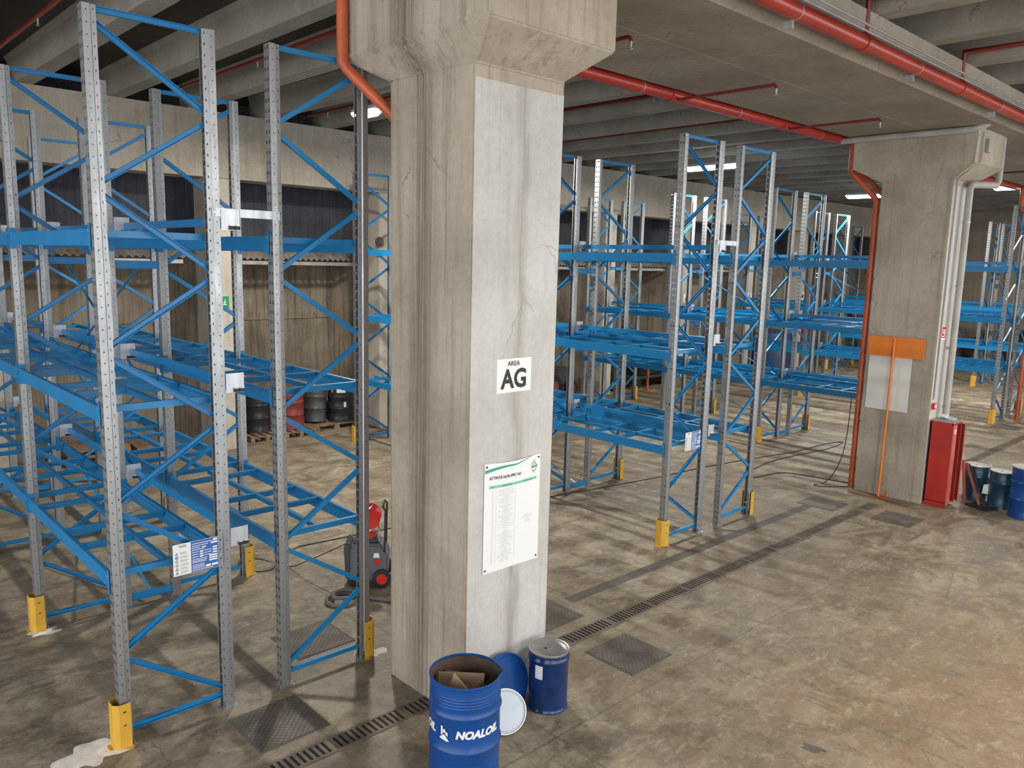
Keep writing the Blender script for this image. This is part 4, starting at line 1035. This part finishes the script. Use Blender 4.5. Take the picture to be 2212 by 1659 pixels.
curved_text('NOALOIL', TH-math.radians(91), 0.088)
mb = MB(); fn = on_drum(TH-math.radians(33), 0.445, 0.2915)
for poly, mi in (([(-0.045, -0.004), (-0.02, -0.012), (-0.02, 0.018), (-0.028, 0.014)], 0), ([(-0.02, -0.012), (0.02, -0.020), (0.0, 0.036), (-0.02, 0.018)], 0), ([(0.02, -0.020), (0.048, -0.018), (0.026, 0.010), (0.0, 0.036)], 0), ([(-0.030, 0.02), (-0.012, 0.035), (-0.012, 0.10), (-0.030, 0.10)], 0), ([(-0.008, 0.045), (0.012, 0.05), (0.012, 0.078), (-0.008, 0.078)], 0), ([(0.014, 0.035), (0.034, 0.022), (0.034, 0.055), (0.014, 0.06)], 0)):
    mb.add([fn(a, b) for a, b in poly], [tuple(range(len(poly)))], mi)
mb.build('logo', MT['white'], BD)
mb = MB(); fn = on_drum(TH, 0.15, 0.287)
for a0 in range(-8, 8): mb.add([fn(a0*0.018, -0.08), fn((a0+1)*0.018, -0.08), fn((a0+1)*0.018, 0.08), fn(a0*0.018, 0.08)], [(0, 1, 2, 3)])
mb.build('faded_label_patch', MT['drum_blue'], BD)
def offcut(name, poly, th, loc, rot, mat, label):
    mb = MB(); mb.prism(poly, -th/2, th/2, 0, 'y'); o = mb.build(name, mat, bevel=0.003); o.location = loc; o.rotation_euler = rot
    return tag(o, label, 'offcut', 'offcuts standing in the open blue drum')
offcut('wood_offcut', [(-0.10, -0.22), (0.11, -0.22), (0.12, 0.02), (0.0, 0.13)], 0.02, (1.84, -2.14, 0.735), (math.radians(-14), 0.05, math.radians(-50)), MT['wood'], 'pale pointed wood offcut in the open blue drum')
offcut('cardboard_offcut', [(-0.19, -0.25), (0.19, -0.25), (0.19, 0.10), (-0.19, 0.11)], 0.03, (1.97, -2.09, 0.70), (math.radians(-12), 0, math.radians(-42)), MT['cardboard'], 'grey-brown board offcut in the open blue drum')
offcut('cardboard_offcut', [(-0.13, -0.2), (0.12, -0.2), (0.10, 0.06), (-0.12, 0.10)], 0.03, (2.03, -1.99, 0.68), (math.radians(10), 0, math.radians(-48)), MT['tarp_brown'], 'dark brown scrap at the back of the open blue drum')
offcut('bent_scrap_bar', [(-0.03, -0.28), (0.02, -0.28), (0.035, 0.14), (-0.015, 0.16)], 0.02, (2.10, -2.30, 0.78), (0, math.radians(32), math.radians(-47)), MT['rubber'], 'dark bar sticking out over the rim of the blue drum')
SD_ = drum(3.17, -1.93, 0.185, 0.58, MT['drum_navy'], 'small dented navy drum with grey lid beside the near pillar', 'blue drums at the pillars', lid='lid_grey', rings=(0.76,), dented=True)
mb = MB(); fn = on_drum(math.radians(-165), 0.40, 0.1875)
for a0 in range(-3, 3): mb.add([fn(a0*0.013, -0.06), fn((a0+1)*0.013, -0.06), fn((a0+1)*0.013, 0.07), fn(a0*0.013, 0.07)], [(0, 1, 2, 3)])
mb.build('paper_label', MT['white'], SD_)
def lid_disc(r, loc, rot, mat, label, rimmat):
    t = empty('drum_lid', label, 'drum lid', loc, 0, 'loose drum lids leaning at the near pillar'); t.rotation_euler = rot
    mb = MB(); mb.lathe([(0, 0.0), (r*0.84, 0.0), (r*0.88, -0.010), (r*0.96, -0.010), (r*0.96, -0.02), (0, -0.014)], (0, 0, 0), 44); mb.build('disc', mat, t, smooth=True, angle=40)
    mb = MB(); mb.lathe([(r*0.95, -0.012), (r*0.96, 0.004), (r, 0.004), (r, -0.022), (r*0.95, -0.024)], (0, 0, 0), 44); mb.build('rolled_rim', rimmat, t, smooth=True, angle=60)
    return t
lid_disc(0.29, (2.75, -1.785, 0.285), (math.radians(78), 0, math.radians(0)), MT['drum_blue'], 'large blue drum lid leaning on the near pillar', MT['drum_blue'])
lid_disc(0.195, (2.565, -1.99, 0.19), (math.radians(68), 0, math.radians(-30)), MT['lid_white'], 'small pale white drum lid leaning in front of the blue lid', MT['rim'])

drum(14.15, -2.24, 0.21, 0.66, MT['drum_teal'], 'dark teal small drum beside the red locker, partly hidden by black scraps', 'dark drums beside the red locker', lid='lid_pale', rings=(0.6,))
drum(14.0, -2.70, 0.21, 0.66, MT['drum_teal'], 'dark teal small drum between its twin and the large blue drum', 'dark drums beside the red locker', lid='lid_pale', rings=(0.6,))
drum(13.66, -3.20, 0.285, 0.88, MT['drum_blue'], 'large plain blue drum cut off by the right picture edge', 'blue drums at the pillars', lid='lid_pale', rings=(0.33, 0.62))
t = empty('paper_bag', 'crumpled white paper label hanging between the two dark teal drums', 'paper', (13.93, -2.50, 0.28))
mb = MB(); mb.add([(-0.06, 0.08, -0.08), (0.05, -0.10, -0.09), (0.06, -0.11, 0.06), (-0.04, 0.07, 0.08), (0.02, -0.02, 0.10)], [(0, 1, 2, 4, 3)]); o = mb.build('sheet', MT['white'], t)
sm = o.modifiers.new('s', 'SOLIDIFY'); sm.thickness = 0.004
for i, (a, b, hh, m, lb) in enumerate((((13.78, -2.18), (13.66, -2.12), 0.80, 'locker_faded', 'faded red lath leaning beside the red locker'), ((13.66, -2.46), (13.80, -2.14), 0.72, 'rust_red', 'rusty red lath propped between locker and teal drum'), ((13.62, -2.58), (13.84, -2.16), 0.70, 'rubber', 'black lath propped beside the rusty red lath'))):
    mb = MB(); mb.bar((a[0], a[1], 0.03), (b[0], b[1], hh), 0.045, 0.02, up=(1, 0, 0)); tag(mb.build('loose_lath', MT[m]), lb, 'lath', 'loose laths beside the red locker')
mb = MB(); mb.obox((13.62, -2.50, 0.02), (0.92, -0.39, 0), (0.39, 0.92, 0), (0, 0, 1), 0.14, 0.22, 0.012); tag(mb.build('black_mat', MT['rubber']), 'black rubber scrap on the floor in front of the teal drums', 'rubber mat')

# ------------------------------------------------------------------ floor cables
def spline(pts, n=8):
    P = [Vector(p) for p in pts]; out = []
    for i in range(len(P)-1):
        a, b, c, d = P[max(i-1, 0)], P[i], P[i+1], P[min(i+2, len(P)-1)]
        for k in range(n):
            t_ = k/n; out.append(0.5*((2*b)+(-a+c)*t_+(2*a-5*b+4*c-d)*t_*t_+(-a+3*b-3*c+d)*t_**3))
    out.append(P[-1]); return out
c1 = [(3.4, 3.3), (5.6, 3.05), (8.01, 2.74), (8.95, 2.6), (10.72, 2.34), (11.98, 2.24), (13.7, 1.96), (14.93, 1.74), (16.4, 1.66), (16.83, 1.48), (15.8, 1.40), (13.91, 1.60), (12.79, 1.5), (12.24, 1.42), (12.17, 1.14), (12.99, 0.95), (13.21, 0.18), (13.28, -0.25)]
mb = MB(); mb.tube(spline([(a, b, 0.009) for a, b in c1], 7), 0.009, 6); tag(mb.build('floor_cable', MT['cable'], smooth=True), 'long black cable snaking over the floor behind the near racks', 'cable', 'black cables on the floor')
c2 = [(12.98, -0.30, 1.75), (12.93, -0.30, 1.1), (12.90, -0.25, 0.6), (12.88, -0.1, 0.2), (12.84, 0.05, 0.012), (12.62, 0.12, 0.012), (12.60, -0.02, 0.012), (12.80, -0.2, 0.012), (13.02, -0.36, 0.012), (13.2, -0.42, 0.012)]
mb = MB(); mb.tube(spline(c2, 7), 0.009, 6); tag(mb.build('hanging_cable', MT['cable'], smooth=True), 'black cable hanging down the orange downpipe and looping on the floor', 'cable', 'black cables on the floor')

# ------------------------------------------------------------------ vacuum machine with reel
V = empty('floor_vacuum', 'dark grey wheeled wet vacuum with red wheel and red cable reel', 'vacuum cleaner', (3.50, 1.62, 0), math.radians(-38))
mb = MB(); mb.prism([(-0.25, 0.07), (0.17, 0.07), (0.24, 0.15), (0.25, 0.40), (0.16, 0.55), (-0.10, 0.57), (-0.24, 0.52)], -0.19, 0.19, 0, 'y'); mb.build('body', MT['mid_plastic'], V, smooth=True, bevel=0.025)
mb = MB(); mb.prism([(-0.29, 0.09), (-0.23, 0.09), (-0.22, 0.55), (-0.28, 0.58), (-0.31, 0.50)], -0.17, 0.17, 0, 'y'); fp = mb.build('front_panel', MT['grey_plastic'], V, bevel=0.012)
mb = MB(); mb.box(-0.312, -0.300, -0.05, 0.05, 0.19, 0.25); mb.build('label_plate', MT['conduit'], fp)
mb = MB(); mb.lathe([(0, -0.325), (0.03, -0.325), (0.035, -0.30)], (0, 0.04, 0.46), 16, axis='x'); mb.build('knob', MT['red_plastic'], fp)
mb = MB(); mb.prism([(-0.20, 0.55), (0.12, 0.57), (0.08, 0.61), (-0.16, 0.60)], -0.12, 0.12, 0, 'y'); mb.build('lid', MT['grey_plastic'], V, bevel=0.01)
mb = MB(); mb.prism([(-0.08, 0.60), (0.05, 0.60), (0.09, 0.66), (0.03, 0.68)], -0.10, 0.03, 0, 'y'); mb.build('lid_latch', MT['red_plastic'], V, bevel=0.006)
for sy in (-1, 1):
    mb = MB(); mb.lathe([(0.0, sy*0.200), (0.075, sy*0.200), (0.075, sy*0.245), (0.0, sy*0.245)], (0.17, 0, 0.12), 28, axis='y'); mb.lathe([(0.07, sy*0.196), (0.118, sy*0.20), (0.12, sy*0.225), (0.118, sy*0.245), (0.07, sy*0.25)], (0.17, 0, 0.12), 28, axis='y', mi=1)
    mb.build('wheel', [MT['red_plastic'], MT['rubber']], V, smooth=True, angle=40)
    mb = MB(); mb.lathe([(0, sy*0.14), (0.045, sy*0.14), (0.045, sy*0.18), (0, sy*0.18)], (-0.20, 0, 0.046), 18, axis='y'); mb.build('castor', MT['rubber'], V, smooth=True, angle=40)
mb = MB(); mb.tube([(0.20, -0.16, 0.45), (0.21, -0.16, 1.0), (0.18, -0.15, 1.04), (0.18, 0.15, 1.04), (0.21, 0.16, 1.0), (0.20, 0.16, 0.45)], 0.012, 10); mb.build('push_handle', MT['rubber'], V, smooth=True, angle=60)
mb = MB(); mb.prism([(-0.04, -0.03), (0.04, -0.03), (0.03, 0.03), (-0.03, 0.03)], -0.205, -0.193, 0, 'y'); o = mb.build('side_badge', MT['white'], V); o.location = (0.10, 0, 0.42)
mb = MB(); mb.box(-0.03, 0.03, -0.20, -0.192, -0.035, 0.035); o = mb.build('side_emblem', MT['red_plastic'], V); o.location = (0.12, 0, 0.33)
mb = MB(); mb.tube([(-0.14, -0.11, 0.58), (-0.10, -0.11, 0.72), (0.10, -0.11, 0.72), (0.13, -0.11, 0.58)], 0.009, 8); mb.tube([(-0.14, 0.11, 0.58), (-0.10, 0.11, 0.72), (0.10, 0.11, 0.72), (0.13, 0.11, 0.58)], 0.009, 8)
mb.tube([(0, -0.11, 0.72), (-0.02, -0.13, 0.98), (0.05, -0.13, 1.06)], 0.010, 8); mb.build('reel_stand', MT['chrome'], V, smooth=True)
mb = MB(); mb.lathe([(0.0, -0.105), (0.04, -0.105), (0.14, -0.115), (0.145, -0.10), (0.075, -0.085), (0.072, 0.06), (0.145, 0.10), (0.14, 0.115), (0.0, 0.09)], (0.0, 0.0, 0.87), 32, axis='y'); mb.build('cable_reel', MT['red_plastic'], V, smooth=True, angle=35)
hz = [(3.66, 1.20), (3.50, 0.85), (3.32, 0.92), (3.14, 1.20), (3.02, 1.42), (2.85, 1.47), (2.72, 1.36), (2.74, 1.20), (2.90, 1.12), (3.05, 1.18), (3.10, 1.34), (2.98, 1.46), (2.86, 1.44), (2.80, 1.30), (2.95, 1.20), (3.14, 1.30), (3.28, 1.50)]
mb = MB(); mb.tube(spline([(a, b, 0.028+0.045*max(0, min(1, (i-8)/3))) for i, (a, b) in enumerate(hz)], 7), 0.024, 10); tag(mb.build('suction_hose', MT['hose'], smooth=True), 'thick grey suction hose coiled on the floor beside the vacuum', 'hose')
c3 = [(3.20, 1.70, 0.55), (3.0, 2.2, 0.25), (2.9, 2.7, 0.01), (2.75, 3.2, 0.01), (2.5, 3.3, 0.01), (2.45, 2.9, 0.01), (2.7, 2.75, 0.01), (3.0, 3.1, 0.01), (3.4, 3.3, 0.01)]
mb = MB(); mb.tube(spline(c3, 7), 0.007, 6); tag(mb.build('vacuum_cable', MT['cable'], smooth=True), 'thin black cable running from the vacuum back under the rack', 'cable')

# ------------------------------------------------------------------ recess contents
def pallet(x, y, rz, label, z=0.0):
    t = empty('wooden_pallet', label, 'pallet', (x, y, z), rz, 'wooden pallets along the back wall')
    for i in range(3):
        mb = MB(); yy = -0.36+i*0.36
        for xx in (-0.53, 0, 0.53): mb.box(xx-0.07, xx+0.07, yy-0.045, yy+0.045, 0.022, 0.10)
        mb.box(-0.6, 0.6, yy-0.05, yy+0.05, 0, 0.022); mb.build('runner', MT['pallet'], t)
    mb = MB()
    for xx in (-0.53, 0, 0.53): mb.box(xx-0.06, xx+0.06, -0.4, 0.4, 0.10, 0.12)
    mb.build('cross_boards', MT['pallet'], t)
    for i in range(5):
        mb = MB(); yy = -0.35+i*0.175; mb.box(-0.6, 0.6, yy-0.055, yy+0.055, 0.12, 0.142); mb.build('deck_board', MT['pallet'], t)
    return t
pallet(6.08, 10.33, math.radians(91), 'wooden pallet under the black drum left of the red drum')
pallet(6.93, 10.30, math.radians(88), 'wooden pallet under the dull red drum')
pallet(7.97, 10.34, math.radians(0), 'wooden pallet under the leaning charcoal and black drums')
G = 'old drums in the wall recess'
drum(6.10, 10.30, 0.285, 0.88, MT['drum_black'], 'black drum on a pallet left of the red drum', G, rim='self', lid='drum_black', z=0.142)
drum(6.92, 10.22, 0.285, 0.88, MT['drum_red'], 'dull red drum on a pallet in the wall recess', G, rim='self', lid='drum_red', z=0.142)
d = drum(7.66, 10.44, 0.26, 0.86, MT['drum_grey'], 'charcoal drum leaning between the red drum and the black drum', G, rim='self', lid='drum_grey', z=0.165); d.rotation_euler = (math.radians(-4), math.radians(4), 0)
BK = drum(8.25, 10.28, 0.285, 0.88, MT['drum_black'], 'black drum with white labels at the right end of the recess', G, rim='self', lid='drum_black', z=0.142)
for zc, a0, w_, m in ((0.80, -2.35, 0.22, 'white'), (0.80, -2.85, 0.05, 'orange'), (0.44, -1.75, 0.06, 'white')):
    mb = MB(); n = 6
    for q in range(n):
        t0 = a0+w_/0.289*q/n; t1 = a0+w_/0.289*(q+1)/n
        mb.add([(0.289*math.cos(t0), 0.289*math.sin(t0), zc-0.07), (0.289*math.cos(t1), 0.289*math.sin(t1), zc-0.07), (0.289*math.cos(t1), 0.289*math.sin(t1), zc+0.06), (0.289*math.cos(t0), 0.289*math.sin(t0), zc+0.06)], [(0, 1, 2, 3)])
    mb.build('paper_label', MT[m], BK)
def slab(name, c, rot, hx, hy, hz, mat, label, cat, group=None, bevel=0.004):
    mb = MB(); mb.box(-hx, hx, -hy, hy, -hz, hz); o = mb.build(name, mat, bevel=bevel); o.location = c; o.rotation_euler = rot
    return tag(o, label, cat, group)
slab('cardboard_sheet', (6.55, 10.86, 0.75), (math.radians(-6), 0, math.radians(8)), 0.42, 0.012, 0.60, MT['tarp_brown'], 'large pale brown board leaning behind the black and red drums', 'board')
pallet(2.6, 10.35, 0.1, 'lowest wooden pallet in the first recess at the far left')
pallet(2.62, 10.37, 0.13, 'upper wooden pallet of the small stack at the far left', 0.143)
pallet(4.05, 10.45, -0.1, 'wooden pallet right of the small stack in the first recess')
def mound(name, cx, cy, rx, ry, h, mat, seed, label, cat, group=None, z=0.0, n=26, m=9):
    rnd = random.Random(seed); ph = [rnd.uniform(0, 6.28) for _ in range(8)]; mb = MB(); vs = []
    for j in range(m+1):
        f = j/m; rr = math.cos(f*PI/2)**0.6; zz = math.sin(f*PI/2)*h
        for i in range(n):
            t_ = 2*PI*i/n; k = 1+0.12*math.sin(3*t_+ph[0])+0.08*math.sin(5*t_+ph[1]+3*f)+0.05*math.sin(9*t_+ph[2]+5*f)
            vs.append((cx+rx*rr*k*math.cos(t_), cy+ry*rr*k*math.sin(t_), z+zz*(1+0.10*math.sin(4*t_+ph[3]))))
    fs = [(j*n+i, j*n+(i+1) % n, (j+1)*n+(i+1) % n, (j+1)*n+i) for j in range(m) for i in range(n)]; fs.append(tuple(range(n))[::-1]); mb.add(vs, fs)
    return tag(mb.build(name, mat, smooth=True, angle=50), label, cat, group)
mound('covered_heap', 1.15, 10.4, 0.62, 0.36, 0.62, MT['tarp_brown'], 2, 'brown covered heap in the dark recess at the far left', 'heap')

# tractor with red wheels behind the second rack row
T = empty('small_tractor', 'old dark tractor with rusty red wheel behind the second rack row', 'tractor', (15.55, 10.15, 0), math.radians(8))
mb = MB(); mb.prism([(-0.55, 0.35), (0.65, 0.35), (0.72, 0.70), (0.55, 0.95), (-0.50, 1.05)], -0.28, 0.28, 0, 'y'); mb.build('body', MT['grey_plastic'], T, bevel=0.04)
mb = MB(); mb.box(-0.30, 0.15, -0.25, 0.25, 1.0, 1.14); mb.build('seat', MT['tarp_brown'], T, bevel=0.03)
for sx, sy, r_ in ((0.55, -1, 0.27), (0.55, 1, 0.27), (-0.42, -1, 0.40), (-0.42, 1, 0.40)):
    mb = MB(); a, b = sorted((sy*0.34, sy*0.50)); mb.lathe([(0.0, a+0.02), (r_*0.55, a), (r_*0.55, b), (0.0, b-0.02)], (sx, 0, r_), 24, axis='y'); mb.lathe([(r_*0.52, a), (r_*0.96, a+0.01), (r_, (a+b)/2), (r_*0.96, b-0.01), (r_*0.52, b)], (sx, 0, r_), 24, axis='y', mi=1)
    mb.build('wheel', [MT['rust_red'], MT['rubber']], T, smooth=True, angle=40)
mb = MB(); mb.tube([(0.0, 0, 1.0), (-0.05, 0, 1.25)], 0.02, 8); mb.lathe([(0.15, 1.24), (0.17, 1.25), (0.15, 1.27)], (-0.05, 0, 0), 20); mb.build('steering_wheel', MT['rubber'], T)
slab('rusty_box', (14.62, 10.1, 0.55), (0, 0, 0.1), 0.25, 0.25, 0.55, MT['rust_red'], 'tall rusty brown cabinet left of the dark tractor', 'cabinet')
# trailer with ribbed load
R_ = empty('flatbed_trailer', 'low dark flatbed trailer with ribbed load behind the third rack row', 'trailer', (20.2, 10.1, 0), 0)
mb = MB(); mb.box(-1.3, 1.3, -0.5, 0.5, 0.32, 0.42); mb.build('bed', MT['grey_plastic'], R_, bevel=0.01)
mb = MB()
for q in range(7): mb.box(-0.9, 0.6, -0.45, 0.45, 0.46+q*0.07, 0.50+q*0.07)
mb.build('ribbed_load', MT['tarp'], R_)
for sx in (-0.9, 0.9):
    for sy in (-0.42, 0.42):
        mb = MB(); mb.lathe([(0, sy-0.06), (0.15, sy-0.06), (0.16, sy), (0.15, sy+0.06), (0, sy+0.06)], (sx, 0, 0.16), 20, axis='y'); mb.build('wheel', MT['rubber'], R_, smooth=True, angle=40)
mound('sacking_heap', 20.6, 9.15, 0.50, 0.22, 0.42, MT['tarp_brown'], 8, 'grey-brown sacking heap in front of the flatbed trailer', 'heap')
t = empty('jack_stand', 'orange-red post on a small foot before the trailer', 'post', (19.42, 9.35, 0))
mb = MB(); mb.tube([(0, 0, 0.02), (0, 0, 0.95)], 0.045, 12); mb.build('post', MT['orange_pipe'], t, smooth=True)
mb = MB(); mb.box(-0.13, 0.13, -0.13, 0.13, 0, 0.02); mb.build('foot', MT['orange_pipe'], t)
slab('green_sheet_stack', (18.35, 10.1, 0.38), (0.1, 0.35, 0.2), 0.30, 0.3, 0.36, MT['green_cloth'], 'dull green sheet stack left of the flatbed trailer', 'stack')
mb = MB(); mb.lathe([(0, 0), (0.80, 0), (0.88, 0.06), (0.90, 0.3), (0.90, 1.3), (0.86, 1.5), (0.4, 1.62), (0, 1.64)], (28.5, 10.05, 0), 36); tag(mb.build('storage_tank', MT['tank_blue'], smooth=True, angle=40), 'dark blue round storage tank behind the fourth rack row', 'tank')
for i, (xx, zz, hh) in enumerate(((33.2, 1.35, 0.36), (34.7, 1.15, 0.33), (33.1, 0.75, 0.17))):
    t = empty('red_cabinet', ['larger red hose cabinet on the wall right of the blue tank', 'narrow red extinguisher on the wall right of the hose cabinet', 'small red box below the hose cabinet'][i], 'fire cabinet', (xx, 10.89, zz), 0, 'red fire gear on the back wall')
    if i == 1:
        mb = MB(); mb.lathe([(0, -hh), (0.085, -hh), (0.09, -hh+0.03), (0.09, hh-0.12), (0.03, hh-0.04), (0.03, hh)], (0, 0, 0), 20); mb.build('cylinder', MT['red_plastic'], t, smooth=True, angle=40)
        mb = MB(); mb.box(-0.04, 0.06, -0.015, 0.015, hh, hh+0.04); mb.build('valve', MT['rubber'], t)
    else:
        mb = MB(); mb.box(-0.26 if i == 0 else -0.2, 0.26 if i == 0 else 0.2, -0.08, 0.10, -hh, hh); mb.build('box', MT['red_plastic'], t, bevel=0.01)
        mb = MB(); mb.box(-0.18, 0.18, -0.085, -0.08, -hh*0.6, hh*0.6); mb.build('door_panel', MT['locker_red'], t)
slab('cardboard_box', (34.7, 10.45, 0.42), (0, 0, 0.2), 0.36, 0.3, 0.42, MT['cardboard'], 'brown cardboard box at the wall behind the rightmost rack row', 'box', 'boxes by the far wall')
slab('cardboard_box', (34.6, 10.45, 1.015), (0, 0, 0.1), 0.28, 0.25, 0.17, MT['board_white'], 'white box on top of the brown cardboard box', 'box', 'boxes by the far wall')
mound('covered_heap', 36.4, 10.35, 1.1, 0.33, 2.15, MT['tarp'], 14, 'dark covered heap at the wall right of the cardboard boxes', 'heap')
slab('green_sheeting', (36.0, 10.3, 2.4), (0, 0, 0), 1.0, 0.03, 0.22, MT['green_cloth'], 'dull green panel lying above the far covered heap', 'panel')
slab('leaning_plank', (34.9, 10.35, 2.95), (0, math.radians(28), 0), 0.14, 0.05, 0.55, MT['board_white'], 'pale plank sticking up above the far covered heap', 'plank')
for i, (yy, ry, hh, m) in enumerate(((8.6, 0.62, 1.5, 'tarp'), (6.9, 0.68, 1.75, 'tarp'), (5.2, 0.62, 1.4, 'tarp_brown'), (3.5, 0.66, 1.55, 'tarp'), (1.8, 0.62, 1.3, 'tarp'))):
    mound('covered_machine', 39.7, yy, 0.7, ry, hh, MT[m], 20+i, ['dark covered machine in the far corner', 'tallest dark covered machine at the end wall', 'brown covered machine at the end wall', 'dark covered machine right of the brown one', 'dark covered machine nearest the right picture edge'][i], 'covered machine', 'covered machines at the end wall')
HR = empty('handrail', 'thin grey handrail running along the far end wall', 'handrail', (40.6, 0, 0))
for zz in (2.62, 2.30):
    mb = MB(); mb.tube([(0, -4, zz), (0, 9.2, zz)], 0.03, 8); mb.build('rail', MT['steel_plain'], HR)
for yy in (-2, 1, 4, 7):
    mb = MB(); mb.tube([(0, yy, 0), (0, yy, 2.62)], 0.03, 8); mb.build('post', MT['steel_plain'], HR)
t = empty('alarm_siren', 'small round dark siren with white box on the pier left of the near pillar', 'siren', (8.84, 9.43, 4.42))
mb = MB(); mb.lathe([(0, -0.13), (0.06, -0.13), (0.11, -0.05), (0.11, 0.0), (0, 0)], (0, 0, 0.10), 20, axis='y'); mb.build('horn', MT['hose'], t, smooth=True, angle=40)
mb = MB(); mb.box(-0.07, 0.07, -0.07, 0.01, -0.20, -0.08); mb.build('box', MT['board_white'], t)
pipe('wall_cable', [(8.95, 9.42, 4.62), (9.15, 9.42, 4.75), (9.18, 9.42, 4.3), (9.12, 9.42, 4.1)], 0.008, MT['cable'], 'loose cable curling beside the wall siren', 'cable', None, 6)
